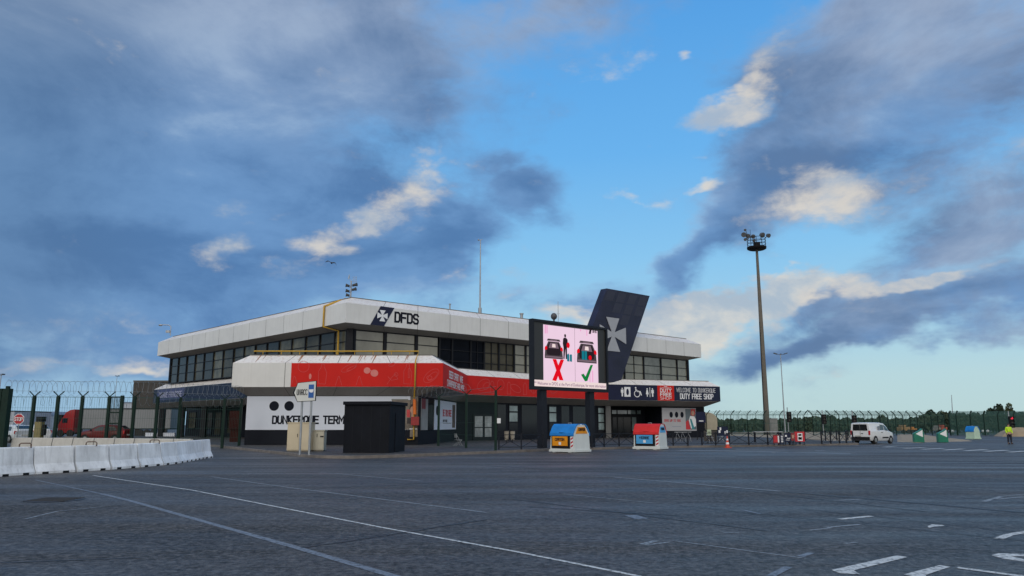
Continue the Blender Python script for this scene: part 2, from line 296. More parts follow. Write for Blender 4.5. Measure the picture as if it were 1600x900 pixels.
# ------------------------------------------------------------------ mesh builder
ORG = {}
class MB:
    def __init__(s): s.v = []; s.f = []; s.m = []; s.sm = []
    def add(s, vs, fs, mi=0, sm=False):
        b = len(s.v); s.v += [Vector(x) for x in vs]
        for f in fs: s.f.append([i+b for i in f]); s.m.append(mi); s.sm.append(sm)
        return s
    def box(s, lo, hi, mi=0, mtx=None):
        x0, y0, z0 = lo; x1, y1, z1 = hi
        v = [Vector(p) for p in ((x0,y0,z0),(x1,y0,z0),(x1,y1,z0),(x0,y1,z0),(x0,y0,z1),(x1,y0,z1),(x1,y1,z1),(x0,y1,z1))]
        if mtx: v = [mtx @ p for p in v]
        return s.add(v, [(0,3,2,1),(4,5,6,7),(0,1,5,4),(1,2,6,5),(2,3,7,6),(3,0,4,7)], mi)
    def bar(s, a, b, w, h=None, mi=0, up=(0, 0, 1)):
        a = Vector(a); b = Vector(b); d = (b-a).normalized(); h = h or w; up = Vector(up)
        if abs(d.dot(up)) > .98: up = Vector((1, 0, 0))
        x = d.cross(up).normalized(); y = x.cross(d)
        v = [p + x*sx*w/2 + y*sy*h/2 for p in (a, b) for sx, sy in ((-1,-1),(1,-1),(1,1),(-1,1))]
        return s.add(v, [(0,1,2,3),(7,6,5,4),(0,4,5,1),(1,5,6,2),(2,6,7,3),(3,7,4,0)], mi)
    def tube(s, pts, r, n=8, mi=0, caps=True):
        pts = [Vector(p) for p in pts]; rs = r if isinstance(r, (list, tuple)) else [r]*len(pts)
        ring = []; px = None
        for i, p in enumerate(pts):
            d = (pts[min(i+1, len(pts)-1)] - pts[max(i-1, 0)]).normalized()
            if px is None:
                u = Vector((0, 0, 1)) if abs(d.z) < .95 else Vector((1, 0, 0)); px = d.cross(u).normalized()
            else:
                px = (px - d*px.dot(d)).normalized()
            py = d.cross(px)
            ring.append([p + (px*math.cos(2*math.pi*k/n) + py*math.sin(2*math.pi*k/n))*rs[i] for k in range(n)])
        fs = []
        for i in range(len(pts)-1):
            for k in range(n): fs.append((i*n+k, i*n+(k+1) % n, (i+1)*n+(k+1) % n, (i+1)*n+k))
        s.add([p for q in ring for p in q], fs, mi, True)
        if caps: s.add(ring[0], [tuple(range(n))[::-1]], mi); s.add(ring[-1], [tuple(range(n))], mi)
        return s
    def prism(s, poly, z0, z1, mi=0, mi_top=None):
        n = len(poly); v = [(p[0], p[1], z0) for p in poly] + [(p[0], p[1], z1) for p in poly]
        s.add(v, [(i, (i+1) % n, (i+1) % n+n, i+n) for i in range(n)] + [tuple(range(n))[::-1]], mi)
        s.add(v[n:], [tuple(range(n))], mi if mi_top is None else mi_top); return s
    def loft(s, rings, mi=0, sm=False, caps=True):
        n = len(rings[0]); fs = []
        for i in range(len(rings)-1):
            for k in range(n): fs.append((i*n+k, i*n+(k+1) % n, (i+1)*n+(k+1) % n, (i+1)*n+k))
        s.add([p for q in rings for p in q], fs, mi, sm)
        if caps: s.add(rings[0], [tuple(range(n))[::-1]], mi); s.add(rings[-1], [tuple(range(n))], mi)
        return s
    def ellipsoid(s, c, r, mi=0, nu=12, nv=8, mtx=None):
        rings = []
        for i in range(1, nv):
            a = math.pi*i/nv; rings.append([Vector((r[0]*math.sin(a)*math.cos(2*math.pi*k/nu), r[1]*math.sin(a)*math.sin(2*math.pi*k/nu), -r[2]*math.cos(a))) for k in range(nu)])
        c = Vector(c)
        rings = [[(mtx @ p if mtx else p) + c for p in q] for q in rings]
        return s.loft(rings, mi, True)
    def build(s, name, mats, parent=None, org=None, bevel=0):
        me = bpy.data.meshes.new(name)
        if parent is not None: o_ = ORG[parent.name]
        elif org is not None: o_ = Vector(org)
        else:
            xs = [p.x for p in s.v]; ys = [p.y for p in s.v]; o_ = Vector(((min(xs)+max(xs))/2, (min(ys)+max(ys))/2, min(p.z for p in s.v)))
        me.from_pydata([tuple(p-o_) for p in s.v], [], s.f)
        if not isinstance(mats, (list, tuple)): mats = [mats]
        for m_ in mats: me.materials.append(m_)
        me.polygons.foreach_set('material_index', s.m); me.polygons.foreach_set('use_smooth', s.sm); me.update()
        bm = bmesh.new(); bm.from_mesh(me); bmesh.ops.recalc_face_normals(bm, faces=bm.faces); bm.to_mesh(me); bm.free()
        o = bpy.data.objects.new(name, me); C.objects.link(o)
        if parent is not None: o.parent = parent
        else: o.location = o_
        ORG[o.name] = o_
        if bevel:
            b = o.modifiers.new('bevel', 'BEVEL'); b.width = bevel; b.segments = 2; b.limit_method = 'ANGLE'; b.angle_limit = R(40)
        return o
def tag(o, label, cat, group=None, kind=None):
    if label: o['label'] = label
    if cat: o['category'] = cat
    if group: o['group'] = group
    if kind: o['kind'] = kind
    return o
def thing(name, label, cat, loc=(0, 0, 0), group=None):
    o = bpy.data.objects.new(name, None); C.objects.link(o); o.location = loc; o.empty_display_size = .3
    ORG[o.name] = Vector(loc); return tag(o, label, cat, group)
def copy_tree(o, parent=None):
    c = o.copy(); C.objects.link(c); c.parent = parent; ORG[c.name] = ORG[o.name].copy()
    for ch in list(o.children): copy_tree(ch, c)
    return c
def put(o, loc, rz=0.0):
    o.location = loc; o.rotation_euler = (0, 0, rz); return o
def struct(mb, name, m, label=None):
    o = mb.build(name, m, org=(0, 0, 0)); o['kind'] = 'structure'; return o
def inset(poly, d):
    n = len(poly); out = []
    ds = d if isinstance(d, (list, tuple)) else [d]*n
    for i in range(n):
        a, b, c = Vector(poly[i-1][:2]), Vector(poly[i][:2]), Vector(poly[(i+1) % n][:2])
        e1 = (b-a).normalized(); e2 = (c-b).normalized(); n1 = Vector((-e1.y, e1.x)); n2 = Vector((-e2.y, e2.x))
        d1, d2 = ds[i-1], ds[i]
        # intersect the two offset lines
        p1 = b + n1*d1; p2 = b + n2*d2; cr_ = e1.x*e2.y - e1.y*e2.x
        if abs(cr_) < 1e-4: out.append(p1); continue
        t = ((p2-p1).x*e2.y - (p2-p1).y*e2.x)/cr_; out.append(p1 + e1*t)
    return out
class Wall:
    """vertical plane through A and B; outward normal on the right-hand side of A->B"""
    def __init__(s, A, B):
        s.A = Vector(A[:2]); s.B = Vector(B[:2]); s.e = (s.B-s.A).normalized(); s.n = Vector((s.e.y, -s.e.x)); s.len = (s.B-s.A).length
    def pt(s, t, z, o=0):
        q = s.A + s.e*t + s.n*o; return Vector((q.x, q.y, z))
    def tz(s, u, v, o=0):
        a, b = ray(u, v); A = s.A + s.n*o
        # (a*Y, Y) = A + e t
        det = a*(-s.e.y) - (-s.e.x)*1
        Y = (A.x*(-s.e.y) - (-s.e.x)*A.y)/det; q = Vector((a*Y, Y)); return (q-A).dot(s.e), EYE+b*Y
    def t(s, u, v=600): return s.tz(u, v)[0]
    def box(s, mb, t0, t1, z0, z1, o0, o1, mi=0):
        v = [s.pt(t, z, o) for z in (z0, z1) for t, o in ((t0, o0), (t1, o0), (t1, o1), (t0, o1))]
        mb.add(v, [(0,3,2,1),(4,5,6,7),(0,1,5,4),(1,2,6,5),(2,3,7,6),(3,0,4,7)], mi); return mb
    def poly(s, mb, pts, o, th=.01, mi=0):
        n = len(pts); v = [s.pt(t, z, o) for t, z in pts] + [s.pt(t, z, o+th) for t, z in pts]
        mb.add(v, [(i, (i+1) % n, (i+1) % n+n, i+n) for i in range(n)] + [tuple(range(n))[::-1], tuple(range(n, 2*n))], mi); return mb
    def disc(s, mb, t, z, r, o, th=.012, mi=0, n=24, rx=None):
        rx = rx or r
        return s.poly(mb, [(t+rx*math.cos(2*math.pi*k/n), z+r*math.sin(2*math.pi*k/n)) for k in range(n)], o, th, mi)
# ------------------------------------------------------------------ stroke lettering
GL = {
'A':[[(0,0),(0,5),(1,6),(3,6),(4,5),(4,0)],[(0,2.6),(4,2.6)]],'B':[[(0,0),(0,6),(3.2,6),(3.9,5.4),(3.9,3.8),(3.3,3.2),(0,3.2)],[(3.3,3.2),(4,2.6),(4,.7),(3.3,0),(0,0)]],
'C':[[(4,5),(3,6),(1,6),(0,5),(0,1),(1,0),(3,0),(4,1)]],'D':[[(0,0),(0,6),(3,6),(4,5),(4,1),(3,0),(0,0)]],'E':[[(4,6),(0,6),(0,0),(4,0)],[(0,3.1),(3.5,3.1)]],
'F':[[(4,6),(0,6),(0,0)],[(0,3),(3.5,3)]],'G':[[(4,5),(3,6),(1,6),(0,5),(0,1),(1,0),(4,0),(4,3),(2.2,3)]],'H':[[(0,0),(0,6)],[(4,0),(4,6)],[(0,3),(4,3)]],
'I':[[(0,0),(0,6)]],'J':[[(3,6),(3,1),(2,0),(0,0)]],'K':[[(0,0),(0,6)],[(4,6),(.4,3),(4,0)]],'L':[[(0,6),(0,0),(3.6,0)]],'M':[[(0,0),(0,6),(2.4,2.2),(4.8,6),(4.8,0)]],
'N':[[(0,0),(0,6),(4,0),(4,6)]],'O':[[(1,0),(0,1),(0,5),(1,6),(3,6),(4,5),(4,1),(3,0),(1,0)]],'P':[[(0,0),(0,6),(3,6),(4,5),(4,3.6),(3.2,2.7),(0,2.7)]],
'Q':[[(1,0),(0,1),(0,5),(1,6),(3,6),(4,5),(4,1),(3,0),(1,0)],[(2.6,1.6),(4.4,-.6)]],'R':[[(0,0),(0,6),(3,6),(4,5),(4,3.7),(3.2,2.8),(0,2.8)],[(2.2,2.8),(4,0)]],
'S':[[(4,5.1),(3.2,6),(.8,6),(0,5.2),(0,3.9),(.8,3.1),(3.2,2.9),(4,2.1),(4,.8),(3.2,0),(.8,0),(0,.9)]],'T':[[(0,6),(4,6)],[(2,6),(2,0)]],
'U':[[(0,6),(0,1),(1,0),(3,0),(4,1),(4,6)]],'V':[[(0,6),(2,0),(4,6)]],'W':[[(0,6),(1.3,0),(2.6,4.5),(3.9,0),(5.2,6)]],'X':[[(0,0),(4,6)],[(0,6),(4,0)]],
'Y':[[(0,6),(2,3.2),(4,6)],[(2,3.2),(2,0)]],'Z':[[(0,6),(4,6),(0,0),(4,0)]],'0':[[(1,0),(0,1),(0,5),(1,6),(3,6),(4,5),(4,1),(3,0),(1,0)]],
'5':[[(4,6),(0,6),(0,3.4),(3.2,3.4),(4,2.6),(4,.8),(3.2,0),(0,0)]],'2':[[(0,5),(1,6),(3,6),(4,5),(4,3.8),(0,0),(4,0)]],'1':[[(0,5),(1.2,6),(1.2,0)]],
'%':[[(0,0),(4,6)],[(0,5.8),(1.2,5.8),(1.2,4.4),(0,4.4),(0,5.8)],[(2.8,1.6),(4,1.6),(4,.2),(2.8,.2),(2.8,1.6)]],'-':[[(0,3),(2.6,3)]],"'":[[(0,6),(0,4.6)]],'.':[[(0,.3),(.4,.3)]]}
GW = {'I':.6,'M':4.8,'W':5.2,'J':3,'L':3.6,' ':2.6,'1':1.4,'-':2.6,"'":.5,'.':.5}
def text_w(s, sp=1.7): return sum(GW.get(c, 4)+sp for c in s)-sp
def letters(mb, wall, s, t, z, h, width=None, stroke=.9, o=.012, mi=0, slant=0, sp=1.7):
    """stroked squarish capitals on a wall: baseline (t, z), cap height h, optional total width"""
    k = h/6.0; kx = (width/text_w(s, sp)) if width else k; x = 0.0; lay = 0
    for ch in s:
        if ch != ' ':
            for pl in GL.get(ch, []):
                closed = pl[0] == pl[-1]; pts = [Vector((t + (x+a)*kx + slant*b*k, z + b*k)) for a, b in pl]
                w = stroke*min(k, kx*1.15)/2; lay += 1; n = len(pts); q = pts[:-1] if closed else pts; n = len(q); Lf = []; Rt = []
                for i in range(n):
                    a = q[i-1] if (i > 0 or closed) else None; c = q[(i+1) % n] if (i < n-1 or closed) else None
                    d1 = (q[i]-a).normalized() if a is not None else None; d2 = (c-q[i]).normalized() if c is not None else None
                    if d1 is None: d1 = d2; base = q[i] - d2*(w if not closed else 0)
                    elif d2 is None: d2 = d1; base = q[i] + d1*w
                    else: base = q[i]
                    m_ = (d1+d2); m_ = m_.normalized() if m_.length > 1e-6 else d1; nn = Vector((-m_.y, m_.x)); cs = max(.45, nn.dot(Vector((-d1.y, d1.x))))
                    Lf.append(base + nn*w/cs); Rt.append(base - nn*w/cs)
                oo = o + .0012*(lay % 5); th = .01
                vs = [wall.pt(p.x, p.y, oo+th) for p in Lf+Rt] + [wall.pt(p.x, p.y, oo) for p in Lf+Rt]
                rng_ = range(n if closed else n-1); fs = []
                for i in rng_:
                    j = (i+1) % n; fs += [(i, j, j+n, i+n), (i, j, j+2*n, i+2*n), (i+n, j+n, j+3*n, i+3*n)]
                mb.add(vs, fs, mi)
        x += GW.get(ch, 4)+sp
    return mb
def cross_pts(cx, cz, rx, rz, w=.42, i=.07):
    out = []
    base = [(-w, 1), (w, 1), (i, i*1.2), (1, w), (1, -w), (i, -i*1.2), (w, -1), (-w, -1), (-i, -i*1.2), (-1, -w), (-1, w), (-i, i*1.2)]
    return [(cx+a*rx, cz+b*rz) for a, b in base]
# ================================================================== GROUND
g = MB(); g.add([(-4000,-400,0),(4000,-400,0),(4000,6000,0),(-4000,6000,0)], [(0,1,2,3)]); struct(g, 'ground', ASPH)
KERB = [(-34,72),(-23.5,60.5),(-16.5,49.5),(-12.8,43.8),(-11.2,40.9),(-9.6,39.2),(-8.0,38.6),(-6.3,39.8),(-5.0,41.2),(-1.6,45.0),(2.4,50.0),(8.0,54.6),(12.0,57.0),(16.6,58.9),(22.8,61.6),(29.0,65.0),(30.3,69),(31.5,90),(31,112),(-62,112),(-60,104)]
kin = inset(KERB, .16)
pv = MB(); pv.prism(kin, .0, .145); struct(pv, 'pavement', PAVE)
kb = MB(); n = len(KERB); up = .150
kv = [(p[0], p[1], 0) for p in KERB]+[(p[0], p[1], up) for p in KERB]+[(p[0], p[1], up) for p in kin]+[(p[0], p[1], 0) for p in kin]
kf = []
for i in range(n):
    j = (i+1) % n; kf += [(i, j, j+n, i+n), (i+n, j+n, j+2*n, i+2*n), (i+2*n, j+2*n, j+3*n, i+3*n)]
kb.add(kv, kf); struct(kb, 'kerb', CONCK)
# sand lots beyond the pavement
for poly in ([G(1118,677),G(1118,686.5),G(1215,688),G(1330,689),G(1336,682),G(1330,674.5),G(1200,674.5)], [G(1402,679),G(1402,690.5),G(1432,691.5),G(1492,690.2),G(1520,689.4),G(1470,684),G(1440,679)]):
    s_ = MB(); c_ = sum((Vector(p) for p in poly), Vector())/len(poly)
    top = [(c_ + (p-c_)*.86) for p in poly]; nn = len(poly)
    s_.add([(p.x, p.y, 0) for p in poly]+[(p.x, p.y, .12) for p in top], [(i, (i+1) % nn, (i+1) % nn+nn, i+nn) for i in range(nn)]+[tuple(range(nn, 2*nn))]); struct(s_, 'sand_lot', SAND)
# painted lines -----------------------------------------------------
def gline(mb, pts, w, z=.004, dash=None, jit=0):
    q = [G(u, v) for u, v in pts]
    for a, b in zip(q, q[1:]):
        d = (b-a); Ln = d.length; d.normalize(); s_ = Vector((-d.y, d.x, 0))
        segs = [(0, Ln)] if not dash else []
        if dash:
            x = 0
            while x < Ln: segs.append((x, min(Ln, x+dash[0]*random.uniform(.8, 1.2)))); x += dash[0]+dash[1]
        for s0, s1 in segs:
            m_ = max(1, int((s1-s0)/1.5))
            for k in range(m_):
                t0 = s0+(s1-s0)*k/m_; t1 = s0+(s1-s0)*(k+1)/m_; mb.add([a+d*t0-s_*w/2+Vector((0,0,z)), a+d*t1-s_*w/2+Vector((0,0,z)), a+d*t1+s_*w/2+Vector((0,0,z)), a+d*t0+s_*w/2+Vector((0,0,z))], [(0,1,2,3)])
def gpoly(mb, pts, z=.004): mb.add([G(u, v)+Vector((0, 0, z)) for u, v in pts], [tuple(range(len(pts)))])
m1 = MB()
gline(m1, [(145,743),(300,766)], .07); gline(m1, [(300,766),(600,825),(800,861),(1000,901)], .07)
gline(m1, [(1312,811.5),(1363,806.5)], .13); gline(m1, [(1495,887),(1600,901)], .11)
gpoly(m1, [(1299,891),(1402,868),(1418,871),(1334,891.5),(1344,898),(1312,896)]); gpoly(m1, [(1412,898),(1468,883.5),(1485,886),(1446,899),(1450,905)])
gline(m1, [(1560,842),(1576,836),(1600,831.5),(1640,827)], .13); gpoly(m1, [(1549,868),(1560,865),(1600,866),(1600,869.5),(1580,869.5),(1600,874),(1600,878),(1566,873)])
gpoly(m1, [(1449,823),(1456,819.5),(1472,820.5),(1476,822),(1462,823),(1452,825)])
for u, v in ((1205,706.5),(1232,706.8),(1258,707.3)): gline(m1, [(u, v), (u+20, v+.3)], .22)
for a_, b_, c_, d_ in ((1372,698.6,1404,697.6),(1408,700.7,1450,699.3),(1436,702.2,1480,700.6),(1471,703.2,1511,701.4),(1504,704.3,1547,702.4),(1535,705.4,1580,703.4),(1571,706.6,1612,704.8)): gline(m1, [(a_+4, b_), (c_-6, d_)], .42)
struct(m1, 'road_markings', PAINT)
m2 = MB()
gline(m2, [(500,738),(660,752)], .09); gline(m2, [(930,744.5),(1240,751),(1600,767)], .10); gline(m2, [(960,746),(1220,768)], .16, z=.007)
gline(m2, [(1050,845),(1260,873)], .05); gline(m2, [(330,745),(460,763),(760,801)], .08); gline(m2, [(1290,824.5),(1345,819.5)], .09); gline(m2, [(1265,829),(1300,825)], .06)
gline(m2, [(1320,849.5),(1338,847.5)], .07); gline(m2, [(1537,784),(1565,776)], .12); gline(m2, [(1552,780.5),(1600,776.5)], .1); gline(m2, [(1570,774.5),(1600,773)], .1)
gline(m2, [(1003,851),(1025,845)], .10); gline(m2, [(1010,852),(1048,847)], .06); gline(m2, [(1130,832),(1155,833)], .06); gline(m2, [(1310,782),(1345,780)], .12)
gline(m2, [(880,772),(1060,790)], .06, dash=(3, 2)); gline(m2, [(40,811),(90,799),(160,792)], .06); gline(m2, [(1060,703.5),(1180,705.5),(1330,709)], .8, dash=(6, 1.0)); gline(m2, [(1150,702.5),(1290,704.2)], .6, dash=(4, 1)); gline(m2, [(1010,712),(1150,714)], .3, dash=(5, 3)); gline(m2, [(1330,712),(1600,722)], .16); gline(m2, [(1345,698.2),(1420,699)], .6)
struct(m2, 'worn_road_markings', WORN)
m3 = MB(); gline(m3, [(55,750),(160,772)], .07); gline(m3, [(160,772),(205,783),(460,855),(620,902)], .13); gline(m3, [(985,805),(1003,811)], .25); gline(m3, [(1203,901),(1232,886)], .10)
gline(m3, [(1250,870),(1268,864)], .1); gline(m3, [(1160,797),(1188,803)], .08); struct(m3, 'faded_blue_markings', BLUEP)
m4 = MB()
def crack(u0, v0, u1, v1, w, k=9):
    pts = [(u0+(u1-u0)*i/k, v0+(v1-v0)*i/k + (random.uniform(-.5, .5) if 0 < i < k else 0)) for i in range(k+1)]; gline(m4, pts, w, z=.006)
crack(1230,769,1600,801,.16); crack(470,857,640,831,.04); crack(640,831,760,812,.05); crack(0,880,220,872,.03); crack(800,780,1200,830,.05); crack(1060,790,1600,845,.035)
crack(820,792,1060,806,.06); crack(150,769,420,767,.05); crack(420,767,820,748,.04); crack(700,725,1130,748,.06); crack(1250,795,1600,832,.035); crack(1120,735,1600,752,.08); crack(600,722,980,722,.09); crack(1120,762,1450,800,.05)
struct(m4, 'tar_seams', TAR)
mh = MB(); c_ = G(85, 781)
mh.add([c_+Vector((.62*math.cos(a), .62*math.sin(a), .007)) for a in [2*math.pi*k/28 for k in range(28)]], [tuple(range(28))])
for k in range(-3, 4): mh.box((c_.x-.45, c_.y+k*.13-.015, .0), (c_.x+.45, c_.y+k*.13+.015, .02))
mho = mh.build('manhole_cover', TAR); tag(mho, 'round dark iron manhole cover sunk in the asphalt at the left', 'manhole cover')
# ================================================================== TERMINAL BUILDING
FP = [(-48,103),(-21.9,76),(-21.4,58.5),(-5.3,58.5),(-4.3,73),(11.2,89.5),(25.7,95),(20,118),(-6,142),(-40,110)]
WP = [(-46.6,103.3),(-20.7,77.2),(-20.5,59.5),(-7.2,59.5),(-5.35,74.2),(10.4,90.7),(24.0,96.3),(19,117),(-6,140.5),(-39,110)]
UC = Vector((-14.85,67.4)); UL = Vector((-47.0,100.9)); UR = Vector((25.7,103.4)); UB = UL+UR-UC
UP = [UL, UC, UR, UB]
bld = thing('terminal_building', 'long white and dark two storey ferry terminal with red and navy fascia banners', 'terminal building', (-10, 80, 0))
def canopy(name, F_, T_, S_, zs, step):
    """zs = soffit, fascia bottom, fascia top, roof"""
    n = len(F_); mb = MB(); f = [Vector(p[:2]) for p in F_]; t = [Vector(p[:2]) for p in T_]; s_ = [Vector(p[:2]) for p in S_]
    for i in range(n):
        j = (i+1) % n
        q = lambda p, z: Vector((p.x, p.y, z))
        mb.add([q(f[i],zs[1]), q(f[j],zs[1]), q(f[j],zs[2]), q(f[i],zs[2])], [(0,1,2,3)], 0)
        mb.add([q(f[i],zs[2]), q(f[j],zs[2]), q(t[j],zs[3]), q(t[i],zs[3])], [(0,1,2,3)], 1)
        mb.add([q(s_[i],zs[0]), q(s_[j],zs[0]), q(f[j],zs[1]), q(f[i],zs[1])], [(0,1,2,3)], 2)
        Ln = (f[j]-f[i]).length; k = max(1, round(Ln/step))
        for a in range(0, k+1):
            r_ = a/k
            if a in (0, k): continue
            fa = f[i].lerp(f[j], r_); ta = t[i].lerp(t[j], r_); sa = s_[i].lerp(s_[j], r_); e = (f[j]-f[i]).normalized()*.02; nn = Vector((e.y, -e.x)).normalized()*.006
            for (p0, z0, p1, z1) in ((fa, zs[1], fa, zs[2]), (fa, zs[2], ta, zs[3]), (sa, zs[0], fa, zs[1])):
                dz = .006 if p1 is ta else (-.006 if p0 is sa else 0)
                mb.add([q(p0-e+nn, z0+dz), q(p0+e+nn, z0+dz), q(p1+e+nn, z1+dz), q(p1-e+nn, z1+dz)], [(0,1,2,3)], 3)
    mb.add([(p.x, p.y, zs[3]) for p in t], [tuple(range(n))], 4)
    mb.add([(p.x, p.y, zs[0]) for p in s_], [tuple(range(n))[::-1]], 5)
    # thin coping line along the top edge
    for i in range(n):
        j = (i+1) % n; mb.bar((t[i].x, t[i].y, zs[3]+.03), (t[j].x, t[j].y, zs[3]+.03), .08, .06, 3)
    return mb.build(name, [WHITE, LEDGE, SOFF, JOINT, ROOFM, NAVYW], bld)
LZ = (3.87, 4.50, 6.34, 7.0); UZ = (10.3, 10.66, 12.45, 13.2)
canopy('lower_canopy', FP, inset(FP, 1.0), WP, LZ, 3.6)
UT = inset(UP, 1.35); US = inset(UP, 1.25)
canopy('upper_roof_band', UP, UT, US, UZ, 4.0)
# ---- ground floor walls (the left wing is an open arcade)
gw = MB()
def wallseg(mb, A, B, z0, z1, th=.25, mi=0):
    w = Wall(A, B); w.box(mb, 0, w.len, z0, z1, -th, 0, mi)
wl = [Wall(WP[i], WP[(i+1) % 10]) for i in range(10)]
wA, wLb, wF, wS, wB, wR = wl[0], wl[1], wl[2], wl[3], wl[4], wl[5]
fl = [Wall(FP[i], FP[(i+1) % 10]) for i in range(10)]
fA, fF, fS, fB, fR = fl[0], fl[2], fl[3], fl[4], fl[5]
for w in (wLb, wF, wS): w.box(gw, 0, w.len-.001, .14, 3.86, -.25, 0)
tB1 = wB.t(928, 660)
wB.box(gw, 0, wB.len+.6, .14, 3.86, -.25, 0)
wR.box(gw, wR.t(1034, 660), wR.len, .14, 3.86, -.3, 0)
wR.box(gw, 0, wR.t(1034, 660), .14, 3.86, -4.0, -3.7)
wR.box(gw, wR.t(1034, 660)-.001, wR.t(1034, 660)+.25, .14, 3.86, -4.0, -.3)
tw_ = wA.tz(291, 660, -5)[0]
wA.box(gw, tw_, wA.len+5, .14, 3.86, -5.3, -5.0)
wA.box(gw, tw_-.2, tw_, .14, 3.86, -14, -5.0)
wR.box(gw, wR.len-.25, wR.len, .14, 3.86, -16, -.3)
gw.build('ground_floor_wall', NAVYW, bld)
cl = MB()
for u in (250.5, 281, 316):
    t_ = wA.t(u, 660, ); q = wA.pt(t_, 0, -.2); cl = MB(); cl.box((q.x-.32, q.y-.32, .14), (q.x+.32, q.y+.32, 3.86)); cl.build('column', FRAME, bld)
for u in (946,):
    t_ = wB.t(u, 660, ); q = wB.pt(t_, 0, .4); cl = MB(); cl.box((q.x-.3, q.y-.3, .14), (q.x+.3, q.y+.3, 3.86)); cl.build('column', mat('grey_column', (.12, .12, .12), .6), bld)
# glazed doors and dim windows under the left arcade
for u0, u1, z0, z1, m_ in ((295,306,1.2,3.4,GLASSO),(336,346,.4,3.3,GLASSO),(319,332,.4,3.3,GLASSD),(356,362,.6,3.3,GLASSO)):
    w = MB(); t0, t1 = wA.t(u0, 660, ), wA.t(u1, 660)
    off = -4.99
    t0 = wA.tz(u0, 660, off)[0]; t1 = wA.tz(u1, 660, off)[0]
    for k in range(4): wA.box(w, t0, t1, z0+(z1-z0)*k/3-.04, z0+(z1-z0)*k/3+.04, off, off+.08)
    for tt in (t0, t1): wA.box(w, tt-.05, tt+.05, z0-.04, z1+.04, off, off+.09)
    f_ = w.build('window', FRAME, bld); p_ = MB(); wA.box(p_, t0, t1, z0, z1, off, off+.03); p_.build('pane', m_, f_)
q0 = wA.pt(wA.tz(338, 645, -1)[0], 3.0, -1); q1 = wA.pt(wA.tz(374, 641, -1)[0], 3.0, -1)
aw = MB(); aw.box((-24.6, 72.2, 2.9), (-20.9, 74.6, 3.05)); aw.build('door_awning', GALV, bld)
rb = MB(); a_ = P(358, 660, 70); rb.box((a_.x, a_.y, 1.25), (a_.x+1.0, a_.y+.3, 2.9)); rb.box((a_.x+.1, a_.y+.1, .14), (a_.x+.9, a_.y+.3, 1.25))
tag(rb.build('notice_box', mat('painted_shade_red_board', (.035, .006, .005), .7, spec=.1)), 'upright red box with arcade shade painted into its colour beside the white wall panel', 'notice box')  # red darkened so the colour carries the arcade's shadow
# ---- upper floor glazing
uA = Wall(US[0], US[1]); uB = Wall(US[1], US[2]); 
core = MB()
for w in (uA, uB): w.box(core, -0.1, w.len+.1, 6.9, 10.3, -.6, -.35)
for w in (Wall(US[2], US[3]), Wall(US[3], US[0])): w.box(core, 0, w.len, 6.9, 10.3, -.3, 0)
core.build('upper_floor_wall', NAVYW, bld)
ue = MB()
def bay(w, t0, t1, z0, z1, bars, gm, mull=.16, back=-.12, split=0):
    f = MB(); w.box(f, t0-mull/2, t0+mull/2, z0, z1, back-.1, 0)
    w.box(f, t0+mull/2, t1-mull/2, z0, z0+.08, back-.05, -.02); w.box(f, t0+mull/2, t1-mull/2, z1-.10, z1, back-.05, -.02)
    for b in bars: w.box(f, t0+mull/2, t1-mull/2, b-.035, b+.035, back-.05, -.04)
    for k in range(split):
        tt = t0+(t1-t0)*(k+1)/(split+1); w.box(f, tt-.03, tt+.03, z0+.08, z1-.1, back-.05, -.05)
    f_ = f.build('window', FRAME, bld)
    p = MB(); tl = random.uniform(-.012, .012)
    v = [w.pt(t0+mull/2, z0+.05, back+tl), w.pt(t1-mull/2, z0+.05, back-tl), w.pt(t1-mull/2, z1-.05, back-tl), w.pt(t0+mull/2, z1-.05, back+tl)]
    p.add(v, [(0,1,2,3)]); p.build('pane', gm if not isinstance(gm, list) else random.choice(gm), f_); return f_
z0, z1 = 7.0, 10.3
GO2 = mat('olive_glass_light', (.12,.115,.082), .08, var=.5, scale=.8, spec=.14); GO3 = mat('olive_glass_dark', (.030,.029,.024), .07, var=.4, scale=.6, spec=.2); GL2 = mat('warm_painted_reflection_glass', (.24,.225,.165), .12, var=.25, scale=.7, spec=.5); GL3 = mat('grey_painted_reflection_glass', (.13,.135,.12), .08, var=.4, scale=.6, spec=.7)  # pane tones carry painted reflections, no blinds are built
nA = 16
for k in range(nA):
    a, b = uA.len*k/nA, uA.len*(k+1)/nA
    bay(uA, a, b, z0, z1, (8.15, 9.2), [GLASSO, GLASSO, GO2, GO3])
us = [549, 602, 651, 687]; ts = [0.0]+[uB.t(u, 530) for u in us[1:]]
for a, b in zip(ts, ts[1:]): bay(uB, a+.02, b, z0, z1, (9.35,), GLASSL if a else GLASSL, mull=.34)
dk = [687, 707, 736, 757, 780, 804]; td = [uB.t(u, 560) for u in dk]
GLASSV = mat('painted_recess_shade_glass', (.005,.007,.012), .3, var=.4, scale=.5, spec=.03)  # near-black base paints in the shade of a deeper recess
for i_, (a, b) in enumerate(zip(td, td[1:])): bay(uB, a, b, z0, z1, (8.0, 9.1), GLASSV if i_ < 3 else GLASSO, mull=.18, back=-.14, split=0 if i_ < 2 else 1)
lt = [804, 822, 850, 880, 912, 945, 976, 1006, 1033, 1058]; tl_ = [uB.t(u, 560) for u in lt]+[uB.len]
for a, b in zip(tl_, tl_[1:]): bay(uB, a, b, z0, z1, (8.1, 9.15), [GLASSL, GL2, GL3], mull=.2, split=0 if b-a < 3.6 else 1)
eb = MB()
for w, t in ((uB, uB.len), (uA, 0)): w.box(eb, t-.12, t+.12, z0, z1, -.35, .02)
q = uB.pt(0, 0); eb.box((q.x-.3, q.y-.1, z0), (q.x+.3, q.y+.5, z1)); eb.build('corner_post', FRAME, bld)
